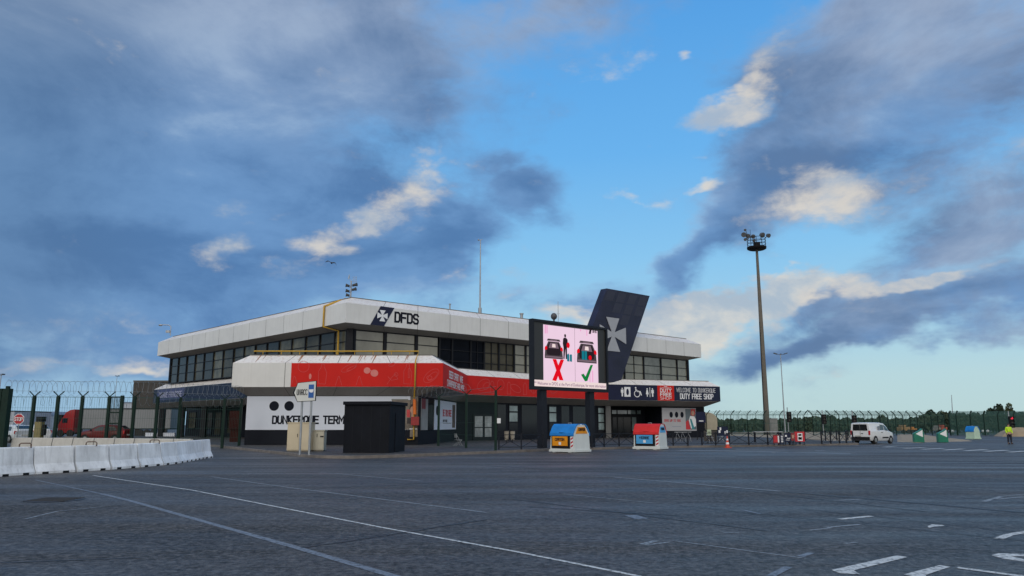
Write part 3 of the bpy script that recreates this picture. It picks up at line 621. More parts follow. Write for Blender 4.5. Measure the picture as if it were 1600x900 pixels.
# ---- banners on the lower fascia
ZB0, ZB1 = 4.52, 6.32
def banner(name, w, t0, t1, m_, z0=ZB0, z1=ZB1, o=.03):
    b = MB(); w.box(b, t0, t1, z0, z1, .001, o); return b.build(name, m_, bld)
r1 = banner('red_banner', fF, fF.t(455, 585), fF.len+.03, RED)
sm = MB(); sx = fF.t(649.5, 585); fF.box(sm, sx-.05, sx+.05, ZB0, ZB1, .03, .034); sm.build('seam', JOINT, r1)
def outline(mb, w, pts, wd=.03, o=.032, closed=True):
    n = len(pts)
    for i in range(n if closed else n-1):
        a = Vector(pts[i]); b = Vector(pts[(i+1) % n]); d = (b-a)
        if d.length < 1e-5: continue
        d.normalize(); s_ = Vector((-d.y, d.x))*wd/2; w.poly(mb, [tuple(a-s_), tuple(b-s_), tuple(b+s_), tuple(a+s_)], o+.0007*(i % 4), .003)
def el_pts(t, z, a, b, rot, n=18, f=0, g=1): return [(t+a*math.cos(x)*math.cos(rot)-b*math.sin(x)*math.sin(rot), z+a*math.cos(x)*math.sin(rot)+b*math.sin(x)*math.cos(rot)) for x in [2*math.pi*(f+(g-f)*k/n) for k in range(n)]]
def X(u): return fF.t(u, 585)
PRN = [r1]
def dline(w, pts, *k, **kw):
    b__ = MB(); outline(b__, w, pts, *k, **kw); return b__.build('line_drawing', REDL, PRN[0])
for cx, cz, a, b, rot in ((474,6.05,.42,.42,0),(545,5.95,.62,.22,.45),(549,5.92,.4,.1,.45),(674,5.35,.70,.36,.7),(676,5.32,.45,.2,.7),(671,5.2,.2,.15,0)):
    dline(fF, el_pts(X(cx), cz, a, b, rot))
for u in (504, 637): dline(fF, [(X(u)-.28,4.75),(X(u)-.3,5.7),(X(u)-.12,6.0),(X(u)-.1,6.25),(X(u)+.1,6.25),(X(u)+.12,6.0),(X(u)+.32,5.6),(X(u)+.26,4.72)])
for u in (456+5, 530, 562): dline(fF, [(X(u)-.25,4.6),(X(u)-.05,5.3),(X(u)+.02,5.3),(X(u)+.25,4.6)], closed=False)
dline(fF, [(X(605),4.7),(X(612),5.2),(X(618),5.5),(X(622),5.1),(X(612),5.0),(X(606),5.3)], closed=False); dline(fF, el_pts(X(619), 5.45, .14, .14, 0)); dline(fF, [(X(640)-.1,5.2),(X(640)-.1,5.9),(X(640)+.02,5.9),(X(640)+.02,5.2)])
for cx in (612,): dline(fF, el_pts(X(cx), 6.2, .25, .12, .3))
sg = MB(); fF.poly(sg, el_pts(X(573.5), 5.75, .26, .24, 0), .036, .004); fF.poly(sg, el_pts(X(585), 5.55, .30, .27, -.2), .036, .004); fF.poly(sg, [(X(575),5.86),(X(583),5.70),(X(583),5.64),(X(575),5.80)], .04, .004)
fF.poly(sg, el_pts(X(485), 5.3, .1, .22, 0), .036, .004); sg.build('sunglasses_print', REDM, r1)
r2 = banner('red_banner', fS, .0, fS.len-.02, RED)
tx = MB(); letters(tx, fS, 'BEER SPIRIT WINE', 3.1, 5.42, .50, 8.2, 1.25, .034); letters(tx, fS, 'CHAMPAGNE AND MORE', 2.1, 4.72, .46, 10.2, 1.15, .034); tx.build('lettering', PWHITE, r2)
tN = fB.t(953, 612)
r3 = banner('red_banner', fB, .02, min(tN, fB.len)-.02, RED)
PRN[0] = r3
for cx, cz, a, b, rot in ((2.2,5.5,.9,.5,.4),(2.6,5.4,.5,.3,.4),(4.6,5.6,.5,.5,0),(6.8,5.3,.8,.35,-.3),(9.5,5.5,.5,.6,0),(9.3,5.3,.2,.4,.3),(13,5.5,.8,.4,.5),(20,5.4,.6,.4,.4)): dline(fB, el_pts(cx, cz, a, b, rot), .045)
for t in (3.4, 5.8, 8.2, 11): dline(fB, [(t-.25,4.7),(t-.25,5.6),(t-.1,5.9),(t+.1,5.9),(t+.25,5.6),(t+.25,4.7)], .045)
n1 = banner('navy_banner', fR, .02, fR.t(1027, 612), NAVYP); 
def Z(w, u, v): return w.tz(u, v)
ic = MB()
def person_icon(mb, w, t, z, h, skirt=False):
    w.disc(mb, t, z+h*.92, h*.09, .034); k = h*.17
    if skirt: w.poly(mb, [(t-k*.5,z+h*.80),(t-k*1.15,z+h*.28),(t-k*.35,z+h*.28),(t-k*.3,z),(t+k*.3,z),(t+k*.35,z+h*.28),(t+k*1.15,z+h*.28),(t+k*.5,z+h*.80)], .034)
    else: w.poly(mb, [(t-k*1.05,z+h*.80),(t-k*1.0,z+h*.42),(t-k*.55,z+h*.42),(t-k*.5,z),(t+k*.5,z),(t+k*.55,z+h*.42),(t+k*1.0,z+h*.42),(t+k*1.05,z+h*.80)], .034)
t_ = fR.t(972, 612); person_icon(ic, fR, t_, 4.95, 1.0); t_ = fR.t(979, 612)
fR.poly(ic, [(t_-.32,4.92),(t_+.5,4.92),(t_+.5,6.05),(t_-.32,6.05)], .034)
t_ = fR.t(994.5, 612)
fR.disc(ic, t_-.12, 5.98, .10, .034); fR.poly(ic, [(t_-.2,5.85),(t_-.06,5.85),(t_+.02,5.5),(t_+.42,5.48),(t_+.58,5.08),(t_+.70,5.12),(t_+.52,5.60),(t_-.12,5.60)], .036)
outline(ic, fR, el_pts(t_+.06, 5.28, .37, .37, 0, 20), .09, .035)
person_icon(ic, fR, fR.t(1011, 612), 4.95, 1.0, True); person_icon(ic, fR, fR.t(1019.3, 612), 4.95, 1.0); t_ = fR.t(1015.2, 612); fR.box(ic, t_-.035, t_+.035, 4.9, 6.05, .034, .044)
ic.build('pictograms', PWHITE, n1)
hl = MB(); t_ = fR.t(979.2, 612); fR.disc(hl, t_+.09, 5.47, .38, .046, .004, rx=.17); hl.build('mirror_print', NAVYP, n1)
n2 = banner('duty_free_panel', fR, fR.t(1027, 612), fR.t(1053, 612), RED)
tx = MB(); a, b = fR.t(1031.5, 612), fR.t(1048.5, 612)
letters(tx, fR, 'DUTY', a, 5.55, .36, b-a, 1.25, .034); letters(tx, fR, 'FREE', a, 5.06, .36, b-a, 1.25, .034); letters(tx, fR, 'SHOP', a, 4.64, .32, b-a, .6, .034); letters(tx, fR, 'DUNKERQUE', a, 6.0, .12, b-a, .9, .034)
fR.box(tx, (a+b)/2-.22, (a+b)/2+.22, 6.19, 6.25, .034, .04); tx.build('lettering', PWHITE, n2)
n3 = banner('navy_banner', fR, fR.t(1053, 612), fR.len+.03, NAVYB)
tx = MB(); a, b = fR.t(1057, 612), fR.t(1117.5, 612); letters(tx, fR, 'WELCOME TO DUNKERQUE', a, 5.58, .48, b-a, .75, .034)
a, b = fR.t(1062.5, 612), fR.t(1113.5, 612); letters(tx, fR, 'DUTY FREE SHOP', a, 4.78, .58, b-a, 1.35, .034); tx.build('lettering', PWHITE, n3)
n4 = banner('navy_banner', fA, .05, fA.len-.3, NAVYB, 4.52, 6.3)
n5 = MB(); a, b = fA.t(246, 618), fA.t(288, 616); fA.box(n5, a, b, 4.85, 6.25, .03, .045); n5 = n5.build('violet_sign', mat('violet_navy_sheet', (.028, .03, .11), .45), n4)
tx = MB(); a, b = fA.t(249, 618), fA.t(286, 616); letters(tx, fA, 'DOUANE FRANCAISE', a, 5.2, .62, b-a-.4, 1.0, .05, slant=.14); tx.build('lettering', mat('lilac_print', (.36, .37, .5), .5), n4)
# ---- brand panel on the upper fascia
fU = Wall(UC, UR)
def Up(u, v): return fU.tz(u, v)
lg = MB(); fU.poly(lg, [Up(578.5,507.3), Up(600,509.5), Up(616,481.2), Up(594.7,478.3)], .004, .03); lg = lg.build('emblem_panel', NAVYP, bld)
em = MB(); c0 = Up(597.3, 493.4); fU.poly(em, cross_pts(c0[0], c0[1], .55, .52, .56, .12), .036, .01); em.build('cross_emblem', PWHITE, lg)
tx = MB(); a = Up(615.8, 503)[0]; b = Up(653.6, 506)[0]; zb = Up(616.5, 502.6)[1]; letters(tx, fU, 'DFDS', a+.1, zb+.02, .86, b-a-.15, 1.35, .012); tx.build('fascia_lettering', BLACKP, bld)
# ---- white sheet on the front wall with portholes and lettering
def WFp(u, v): return wF.tz(u, v)
zt = 3.84; zb = 1.28
sh = MB(); wF.box(sh, .02, WFp(641, 640)[0], zb, zt, .002, .04); sh = sh.build('white_wall_sheet', PANELW, bld)
ph = MB()
for u in (428.6, 452): t, z = WFp(u, 634.3); wF.disc(ph, t, z, .37, .041)
ph.build('porthole', BLACKP, sh)
tx = MB(); a, z = WFp(426.3, 661); b = WFp(537, 661)[0]; k = 'DUNKERQUE TERM'; wd = (b-a); full = wd*text_w('DUNKERQUE TERMINAL')/text_w(k)
letters(tx, wF, 'DUNKERQUE TERMINAL', a, z-.02, .53, full, 1.5, .042); tx.build('lettering', BLACKP, sh)
# photo panel beside the kiosk
ppn = MB(); a = WFp(612, 640)[0]; b = wF.len-.05; wF.box(ppn, WFp(641.5, 640)[0], b, .75, zt, .002, .04); wF.box(ppn, a, WFp(641, 640)[0], 1.3, 3.55, .041, .06); ppn = ppn.build('photo_poster', mat('poster_dull_ground', (.17, .14, .11), .5, var=.5, scale=1.2), bld)
def WFr(mb, u0, v0, u1, v1, o, mi=0):
    t0, z0_ = WFp(u0, v1); t1, z1_ = WFp(u1, v0); wF.box(mb, t0, t1, z0_, z1_, o, o+.008, mi)
pa = MB(); WFr(pa, 635.5, 640, 641, 652, .062, 0)
t, z = WFp(645, 638.5); wF.poly(pa, el_pts(t, z, .24, .36, 0), .064, .004, 2); t, z = WFp(644.5, 640.5); wF.poly(pa, el_pts(t, z, .17, .27, 0), .069, .004, 1)
WFr(pa, 643, 644.5, 647, 652, .062, 1); WFr(pa, 636, 653, 652, 662, .062, 2); WFr(pa, 640, 669.5, 652, 671, .062, 3); WFr(pa, 612, 623.5, 638, 625.5, .064, 4)
pa.build('poster_picture', [mat('poster_red', (.50, .05, .05), .5), mat('poster_skin', (.46, .27, .19), .5), mat('poster_dark', (.03, .02, .02), .5), PWHITE, mat('poster_grey', (.2, .2, .18), .5)], ppn)
# side wall sheets (right-hand side of the projecting block)
def side(u0, u1, z0_, z1_, m_, name, o=.003):
    b = MB(); wS.box(b, wS.t(u0, 640), wS.t(u1, 640), z0_, z1_, o, o+.04); return b.build(name, m_, bld)
sd1 = side(657.5, 668, 1.25, 3.7, mat('poster_grey_sheet', (.30, .30, .29), .5, var=.25, scale=.8), 'poster')
b_ = MB(); wS.box(b_, wS.t(658, 640), wS.t(664, 640), 2.9, 3.7, .045, .052); b_.build('poster_picture', mat('poster_maroon', (.20, .02, .025), .5), sd1)
side(668.6, 677, 1.25, 3.7, GLASSD, 'dark_side_door')
sd2 = side(678, 712, 1.25, 3.75, PANELW, 'white_side_sheet')
b_ = MB(); wS.disc(b_, wS.t(682.3, 640), 2.85, .40, .046, rx=.42); a, c = wS.t(691.5, 640), wS.t(704.5, 640)
letters(b_, wS, 'DUTY FREE', a, 1.92, .18, (c-a)*.5, 1.2, .046); wS.box(b_, a, c, 1.78, 1.81, .046, .05); b_.build('small_lettering', BLACKP, sd2)
b_ = MB(); letters(b_, wS, 'BE TAX FREE', a, 2.45, .50, c-a, 1.4, .046); b_.build('lettering', mat('print_red', (.5, .02, .03), .5), sd2)
b_ = MB(); wS.box(b_, wS.t(706, 640), wS.t(710.5, 640), 1.4, 3.5, .046, .052); b_.build('poster_picture', mat('poster_brown', (.10, .07, .06), .5, var=.6, scale=1.5), sd2)
# doors and windows on the long ground-floor wall
def wr(w, mb, u0, u1, v0, v1, o0, o1, mi=0):
    t0, a_ = w.tz(u0, v1, o0); t1, b_ = w.tz(u1, v0, o0); w.box(mb, t0, t1, a_, b_, o0, o1, mi)
dr = MB(); t0, t1 = wB.t(738.5, 666), wB.t(771, 666); wB.box(dr, t0, t1, .15, 2.72, .01, .07); dr = dr.build('double_door', FRAME, bld)
tm = (t0+t1)/2
for a, b in ((t0+.22, tm-.16), (tm+.16, t1-.35)):
    for c0_, c1 in ((.5, 1.35), (1.45, 2.5)):
        lf = MB(); wB.box(lf, a, b, c0_, c1, .072, .085); lf.build('door_glass', mat('grey_door_glass', (.26, .28, .28), .15, var=.5, scale=1.2, spec=.8), dr)
for u0, u1 in ((795.5, 808), (858, 868.5), (934.5, 943), ):
    t0, t1 = wB.t(u0, 650), wB.t(u1, 650); w_ = MB(); wB.box(w_, t0-.1, t1+.1, .7, 3.75, .005, .05); w_ = w_.build('window', FRAME, bld)
    for c0_, c1, m_ in ((3.05, 3.6, GLASSM), (2.0, 2.9, GLASSM), (1.1, 1.85, GLASSD if u0 != 934.5 else GLASSM)):
        p_ = MB(); wB.box(p_, t0, t1, c0_, c1, .052, .06); p_.build('pane', m_, w_)
for u0, u1 in ((777, 790), (815, 842), (877, 889), (895, 918)):
    t0, t1 = wB.t(u0, 650), wB.t(u1, 650); p_ = MB(); wB.box(p_, t0, t1, .7, 3.7, .004, .03); p_.build('dark_window', GLASSD, bld)
# entrance recess on the right
off = -3.69
en = MB()
t0, t1 = wR.tz(955, 655, off)[0], wR.tz(1003, 655, off)[0]
wR.box(en, t0, t1, .15, 3.6, off, off+.08); en = en.build('entrance_door', FRAME, bld)
for a, b, c0_, c1, m_ in ((0.02,.16,3.0,3.45,GLASSM),(.2,.5,3.0,3.45,GLASSM),(.53,.78,3.0,3.45,GLASSM),(.83,.95,3.0,3.45,GLASSM),(.2,.36,.5,2.6,GLASSD),(.66,.8,.9,2.6,GLASSM),(.04,.16,.5,2.6,GLASSD),(.38,.64,.5,2.6,GLASSD)):
    p_ = MB(); wR.box(p_, t0+(t1-t0)*a, t0+(t1-t0)*b, c0_, c1, off+.082, off+.10); p_.build('door_glass', m_, en)
def wRp(u, v): return wR.tz(u, v)
ps = MB(); t0 = wRp(1034.5, 655)[0]; t1 = wRp(1087.5, 655)[0]; wR.box(ps, t0, t1, .95, 3.7, .004, .04); ps = ps.build('offer_poster', mat('offer_sheet', (.40, .40, .42), .5, var=.04), bld)
b_ = MB()
for u in (1048.3, 1056.8, 1065.3): t, z = wRp(u, 648); wR.disc(b_, t, z, .36, .042, rx=.24)
b_.build('porthole', BLACKP, ps)
b_ = MB(); a, z = wRp(1037.5, 658.5); c = wRp(1063, 658.5)[0]; letters(b_, wR, 'SAVE UP TO 50%', a, z-.02, .26, c-a, 1.3, .042); b_.build('lettering', MATS['print_red'], ps)
b_ = MB(); t, z = wRp(1050, 667); wR.box(b_, t, t+1.3, z, z+.05, .042, .046); b_.build('small_print', mat('print_blue_grey', (.16, .2, .28), .5), ps)
im = MB(); a = wRp(1071, 655)[0]; c = wRp(1087, 655)[0]; wR.box(im, a, c, 1.1, 3.6, .042, .046, 0)
q = lambda f_, z_: (a+(c-a)*f_, z_)
wR.poly(im, [q(.0,1.1), q(.0,2.0), q(.25,2.3), q(.45,1.1)], .047, .003, 1); wR.poly(im, [q(.55,3.6), q(.5,2.9), q(.75,2.7), q(.95,3.0), q(.95,3.6)], .048, .003, 1); wR.poly(im, el_pts(*q(.72,3.1), .22, .30, 0), .052, .003, 2)
wR.poly(im, [q(.3,2.2), q(.45,2.75), q(.85,2.7), q(1.0,2.3), q(.97,1.5), q(.5,1.2)], .0505, .003, 3); wR.poly(im, [q(.4,2.4), q(.55,2.4), q(.85,1.15), q(.6,1.15)], .055, .003, 4)
im.build('poster_picture', [mat('poster_bluegrey', (.10, .13, .15), .5), MATS['print_red'], MATS['poster_skin'], PWHITE, mat('poster_teal', (.02, .22, .25), .5)], ps)
# ---- leaning navy pylon with the cross
wT = Wall(UC+fU.n*.75, UR+fU.n*.75)
TL, TR, BR = wT.tz(948, 450.3), wT.tz(1015.2, 462.6), wT.tz(972.8, 588)
TRz = (TL[1]+TR[1])/2; lean = (TR[0]-BR[0])/(TRz-BR[1]); zb = 6.6
bl = lambda t: t - lean*(TRz-zb)
ty = MB(); wT.poly(ty, [(bl(TL[0]), zb), (bl(TR[0]), zb), (TR[0], TRz), (TL[0], TRz)], -.95, .95, 0)
for k in range(1, 8):
    tt = TL[0] + (TR[0]-TL[0])*k/8; 
    if k % 2 == 0: wT.poly(ty, [(bl(tt)-.012, zb), (bl(tt)+.012, zb), (tt+.012, TRz), (tt-.012, TRz)], .0015, .003, 1)
for k in range(1, 8):
    z_ = TRz - k*1.35; sh_ = -lean*k*1.35; wT.box(ty, TL[0]+sh_, TR[0]+sh_, z_-.012, z_+.012, .0065, .0085, 1)
for (c_, r_) in ((1,0),(2,0),(3,0),(1,1),(2,1),(3,1),(2,2),(0,0)):
    za_, zb2 = TRz-.25-r_*1.35, TRz-1.45-r_*1.35; fx = lambda f_, z_: TL[0]+(TR[0]-TL[0])*f_ - lean*(TRz-z_)
    wT.poly(ty, [(fx(c_/4+.035, zb2), zb2), (fx(c_/4+.215, zb2), zb2), (fx(c_/4+.215, za_), za_), (fx(c_/4+.035, za_), za_)], .001, .012, 2)
ty = ty.build('leaning_pylon', [mat('navy_pylon_cladding', (.015, .016, .040), .42, var=.4, scale=.35, spec=.25), mat('pylon_joint', (.008, .009, .018), .5), mat('pylon_pale_panel', (.026, .027, .048), .5, spec=.3)], bld)
cm = MB(); c0 = wT.tz(957.6, 522.6); h1 = wT.tz(957, 496.5)[1]; h2 = wT.tz(960, 549)[1]; wid = wT.tz(977.5, 525)[0]-c0[0]
# sheared with the pylon's lean
pp = [(x + (z_-c0[1])*lean*.0, z_) for x, z_ in cross_pts(c0[0], c0[1], wid*1.0, (h1-h2)/2, .50, .11)]
wT.poly(cm, pp, .011, .06); cm.build('cross_emblem', mat('grey_white_emblem', (.36, .37, .40), .5, var=.05), ty)
# ---- yellow gas pipe
def off3(w, t, z, o): return w.pt(t, z, o)
pz = MB(); zp = 7.0
a = off3(fF, fF.t(388, 551), 7.35, -1.25); b = off3(fF, fF.t(651.5, 551), 7.35, -1.25); b2 = off3(fF, fF.t(650, 551), 6.50, .16); b3 = off3(fF, fF.t(649.8, 551), 4.55, .16); b4 = off3(wF, wF.t(649, 551), 3.6, .16); b5 = off3(wF, wF.t(650, 551), .55, .16); b6 = b5+Vector((-.5, 0, 0))
pz.tube([a, b, b2, b3, b4, b5, b6], .055, 8)
for k in range(9):
    q = a.lerp(b, (k+.5)/9); pz.bar(q-Vector((0,0,.35)), q, .04)
gp = thing('gas_pipe', 'yellow gas pipe running along the low roof edge and down the red banner', 'pipe', (a.x, a.y, 0))
for v_ in (): pass
pz.build('pipe_run', YEL, gp)
gd = MB(); gd.tube([b4+Vector((.05, -.12, 0)), b5+Vector((.05, -.12, 1.9))], .13, 8); gd.build('orange_guard', ORANGE, gp)
rbx = MB(); q = off3(wF, wF.t(649.5, 656), 1.95, .32); rbx.box((q.x-.3, q.y-.15, q.z-.32), (q.x+.3, q.y+.15, q.z+.32)); rbx.build('red_valve_box', mat('valve_red', (.28, .02, .02), .5), gp)
wU = Wall(UL, UC); pz = MB(); wU2 = uA
t_ = wU.t(508, 480); q1 = wU.pt(t_+.3, 13.25, -1.5); q2 = wU.pt(t_, 12.5, .1); q3 = wU.pt(t_, 10.6, .12); q4 = wU.pt(t_+.7, 10.25, -1.1); q5 = wU.pt(t_+.75, 7.3, -1.1)
pz.tube([q1, q2, q3, q4, q5], .10, 8); pz.tube([q1+Vector((.45,-.3,.1)), q2+Vector((.3,-.2,0))], .05, 8)
tag(pz.build('roof_pipe', YEL), 'yellow pipe bending over the upper white roof band left of the corner', 'pipe')
rs_ = MB(); RUST = mat('rust_stain', (.30, .13, .06), .8, var=.4, scale=6)
for u_, w_, l_ in ((401,.05,.9),(409,.03,.5),(468,.06,.95),(466,.03,.7),(505,.05,.8),(503,.03,.5),(545,.05,.9),(560,.04,.7),(563,.03,.95),(584,.06,1.0),(580,.03,.6),(568,.03,.5),(634,.04,.9),(636,.03,.6),(620,.03,.4)):
    t_ = fF.t(u_, 560); A_ = fF.pt(t_, 7.0, -1.0)+Vector((0,-.005,.008)); B_ = fF.pt(t_-.12, 6.34, 0)+Vector((0,-.005,.008)); B_ = A_.lerp(B_, l_)
    rs_.add([A_-Vector((w_,0,0)), A_+Vector((w_,0,0)), B_+Vector((w_*.4,0,0)), B_-Vector((w_*.4,0,0))], [(0,1,2,3)])
rs_.build('rust_streaks', RUST, bld)
# ---- things on the roof
mast = thing('antenna_cluster', 'short mast crowded with loudspeakers and small antennas on the roof corner', 'antenna mast', (P(548,463,69.6).x, 69.6, 13.1))
o_ = Vector((P(548,463,69.6).x, 69.6, 13.1)); b_ = MB(); b_.tube([o_, o_+Vector((0,0,1.75))], .07, 8); b_.tube([o_+Vector((-.1,0,1.7)), o_+Vector((-.22,0,2.35))], .02, 6); b_.build('mast_pole', GALV, mast)
for dx, dz, dr_ in ((-.42,.35,-1),(-.46,.75,-1),(-.48,1.25,-1),(.5,.9,1),(.58,1.32,1)):
    b_ = MB(); b_.tube([o_+Vector((dx*.25, -.05, dz)), o_+Vector((dx*.6, -.1, dz+.02)), o_+Vector((dx, -.15, dz+.05))], [.09, .12, .17], 10); b_.bar(o_+Vector((0,0,dz-.1)), o_+Vector((dx*.5,0,dz-.1)), .03); b_.build('loudspeaker', mat('speaker_grey', (.05, .05, .05), .6), mast)
b_ = MB()
for dx in (.25, .45): b_.tube([o_+Vector((dx,0,1.5)), o_+Vector((dx,0,2.15))], .018, 6)
for dz in (1.7, 1.9, 2.1): b_.bar(o_+Vector((.05,0,dz)), o_+Vector((.5,0,dz)), .02)
b_.bar(o_+Vector((-.28,0,1.9)), o_+Vector((-.2,0,2.3)), .16, .05); b_.build('aerial', GALV, mast)
o_ = Vector((P(750,480,84).x, 84, 13.1)); b_ = MB(); b_.tube([o_, o_+Vector((0,0,4.2)), o_+Vector((0,0,9.2))], [.12, .08, .05], 8); b_.bar(o_+Vector((-.22,0,9.1)), o_+Vector((.22,0,9.25)), .05); b_.ellipsoid(o_+Vector((-.22,0,9.2)), (.1,.1,.1)); 
b_.tube([o_, o_+Vector((0,0,1.4))], .2, 8)
tag(b_.build('wind_mast', GALV), 'tall thin wind mast standing on the roof behind the upper band', 'mast')
for (u, v0, Y, r_, lab) in ((815, 489.5, 88, .22, 'small grey vent cap on the roof left of the screen'), (703, 474.5, 80, .10, 'tiny vent stub on the roof right of the letters')):
    z_ = P(u, v0, Y).z; x_ = P(u, v0, Y).x; b_ = MB(); b_.tube([(x_, Y, 13.1), (x_, Y, z_-.1)], r_*.8, 10); b_.tube([(x_, Y, z_-.12), (x_, Y, z_)], r_*1.15, 10); tag(b_.build('roof_vent', GALV), lab, 'vent')
x_ = P(872, 480, 92).x; b_ = MB(); b_.tube([(x_, 92, 13.1), (x_, 92, P(872, 471, 92).z)], .035, 6); b_.bar((x_-.2, 92, 15), (x_+.2, 92, 15), .04); tag(b_.build('whip_antenna', GALV), 'thin whip antenna on the roof above the screen', 'antenna')
x_ = P(865.5, 495, 90).x; z_ = P(865, 495, 90).z; b_ = MB(); b_.tube([(x_, 90, 13.1), (x_, 90, z_-.2)], .1, 8); b_.ellipsoid((x_, 90, z_+.05), (.38, .38, .42)); tag(b_.build('satellite_dome', mat('dome_dark', (.07, .07, .075), .5)), 'dark rounded dome on the roof just above the screen top edge', 'dome')
lp = thing('roof_lamp', 'curved lamp with camera mounted on the far left end of the roof', 'roof lamp', (P(266,525,98).x, 98, 13.0))
o_ = Vector((P(266,525,98).x, 98, 13.0)); b_ = MB(); zt_ = P(266, 508, 98).z; b_.tube([o_, Vector((o_.x, 98, zt_-.2)), Vector((o_.x-.25, 98, zt_)), Vector((o_.x-1.1, 98, zt_+.05))], .06, 8); b_.build('pole', GALV, lp)
b_ = MB(); b_.ellipsoid((o_.x-1.35, 98, zt_), (.3, .15, .13)); b_.build('lamp_head', GALV, lp); b_ = MB(); b_.box((o_.x-.55, 97.8, zt_-1.0), (o_.x-.05, 98.1, zt_-.7)); b_.build('camera', GALV, lp)
# ================================================================== SCREEN
wV = Wall((1.05, 50.0), (7.0, 55.4)); TLs, BRs = wV.tz(826, 496.5), wV.tz(950.8, 612.8)
s0, s1 = wV.tz(826.3, 550, -.36)[0], BRs[0]+.04; sz1, sz0 = 8.64, 3.95
scr = thing('video_screen', 'large outdoor video screen on two dark posts showing a car boot notice', 'video screen', (wV.pt((s0+s1)/2, .145).x, wV.pt((s0+s1)/2, 0).y, .145))
b_ = MB(); wV.box(b_, s0, s1, sz0, sz1, -.36, -.12); wV.box(b_, s0, s1, sz0, sz0+.22, -.12, 0); wV.box(b_, s0, s1, sz1-.16, sz1, -.12, 0); wV.box(b_, s0, s0+.16, sz0+.22, sz1-.16, -.12, 0); wV.box(b_, s1-.16, s1, sz0+.22, sz1-.16, -.12, 0)
b_.build('cabinet', STEELD, scr)
for u in (846.4, 921.5):
    t = wV.tz(u, 650, -.4)[0]; b_ = MB(); wV.box(b_, t-.24, t+.24, .145, sz0-.002, -.60, -.15); b_.build('post', STEELD, scr)
b_ = MB(); wV.box(b_, s0+.16, s1-.16, sz0+.22, sz1-.16, -.119, -.10); face = b_.build('display', E_DARK, scr)
xa, xb = wV.tz(849, 560, -.1)[0], wV.tz(934.2, 560, -.1)[0]; x0, x1 = s0+.17, s1-.17; zt0 = sz0+.23; zt1 = zt0+.42; zt2 = sz1-.30
ob = [-.098]
def scrp(name, m_, build, o):
    b_ = MB(); build(b_, o); return b_.build(name, m_, face)
scrp('notice_field', E_PINK, lambda b, o: wV.box(b, xa, xb, zt1, zt2, -.099, o), -.095)
scrp('ticker_band', E_CREAM, lambda b, o: wV.box(b, x0, x1, zt0, zt1, -.099, o), -.095)
xm = wV.tz(898.3, 560, -.1)[0]
scrp('divider_line', E_GREY, lambda b, o: wV.box(b, xm-.012, xm+.012, zt1, zt2, -.094, o), -.092)
def Sx(u, v): return wV.tz(u, v, -.1)
def car_boot(ua, ub, va, vb, bags):
    """rear view of an estate car with its boot open, drawn between pixel columns ua..ub"""
    p0 = Sx(ua, vb); p1 = Sx(ub, va); a, c = p0[0], p1[0]; z_a = Sx((ua+ub)/2, vb)[1]; z_b = Sx((ua+ub)/2, va)[1]; Wd = c-a; H = z_b-z_a
    q = lambda x, y: (a+Wd*x, z_a+H*y)
    def draw(b, o):
        wV.poly(b, [q(0,0), q(1,0), q(1,.14), q(.97,.5), q(.8,.9), q(.2,.9), q(.03,.5), q(0,.14)], -.094, .002, 0)
        wV.poly(b, [q(.04,.05), q(.96,.05), q(.96,.13), q(.04,.13)], -.0915, .002, 1)
        wV.poly(b, [q(.14,.2), q(.86,.2), q(.9,.5), q(.75,.84), q(.25,.84), q(.1,.5)], -.0915, .002, 2)
        wV.poly(b, [q(.22,.55), q(.78,.55), q(.7,.82), q(.3,.82)], -.089, .002, 1); wV.poly(b, [q(.4,.6), q(.6,.6), q(.58,.78), q(.42,.78)], -.0865, .002, 3)
        wV.poly(b, [q(.2,.18), q(.8,.18), q(.84,.42), q(.16,.42)], -.0865, .002, 2)
        wV.poly(b, [q(.12,.93), q(.88,.93), q(.82,1.04), q(.18,1.04)], -.094, .002, 0); wV.poly(b, [q(.3,.94), q(.7,.94), q(.66,1.0), q(.34,1.0)], -.0915, .002, 1)
        for s_ in (0, 1): wV.poly(b, [q(abs(s_-x), y) for x, y in ((0,.42),(.13,.46),(.13,.62),(.05,.64),(0,.55))], -.084, .002, 4)
        if bags:
            for x in (.24, .38): wV.poly(b, [q(x,.14), q(x+.12,.14), q(x+.12,.56), q(x,.56)], -.082, .002, 5)
            wV.poly(b, el_pts(*q(.66,.26), Wd*.08, Wd*.08, 0), -.082, .002, 4)
    b_ = MB(); draw(b_, 0); return b_.build('open_boot_drawing', [E_MID, E_GREY, E_BLK, E_CREAM, E_RED, E_TEAL], face)
car_boot(851, 879, 531, 560.5, False); car_boot(901.5, 931.5, 534.5, 567, True)
c0 = Sx(883.3, 561); h_ = Sx(883.3, 522)[1]-c0[1]
def man(b, o):
    T = lambda x, y: (c0[0]+x*h_, c0[1]+y*h_)
    wV.poly(b, el_pts(*T(0, .93), .055*h_, .07*h_, 0), -.091, .002); wV.poly(b, [T(-.06,.85), T(.06,.85), T(.14,.78), T(.15,.5), T(.10,.45), T(.09,0), T(.02,0), T(0,.42), T(-.05,0), T(-.12,0), T(-.10,.45), T(-.14,.6), T(-.12,.8)], -.091, .002)
scrp('standing_figure', E_BLK, man, 0)
scrp('hand_mark', E_RED, lambda b, o: wV.poly(b, el_pts(*Sx(887.6, 539.5), .16, .2, 0), -.088, .002), 0)
def cs(b, o):
    t, z = Sx(889.3, 559)
    for k in (0, 1): wV.poly(b, [(t-.22+k*.27,z-.25), (t+.0+k*.27,z-.27), (t+.0+k*.27,z+.22), (t-.1+k*.27,z+.3-.04*k), (t-.22+k*.27,z+.2)], -.088, .002)
scrp('suitcase_drawing', E_TEAL, cs, 0)
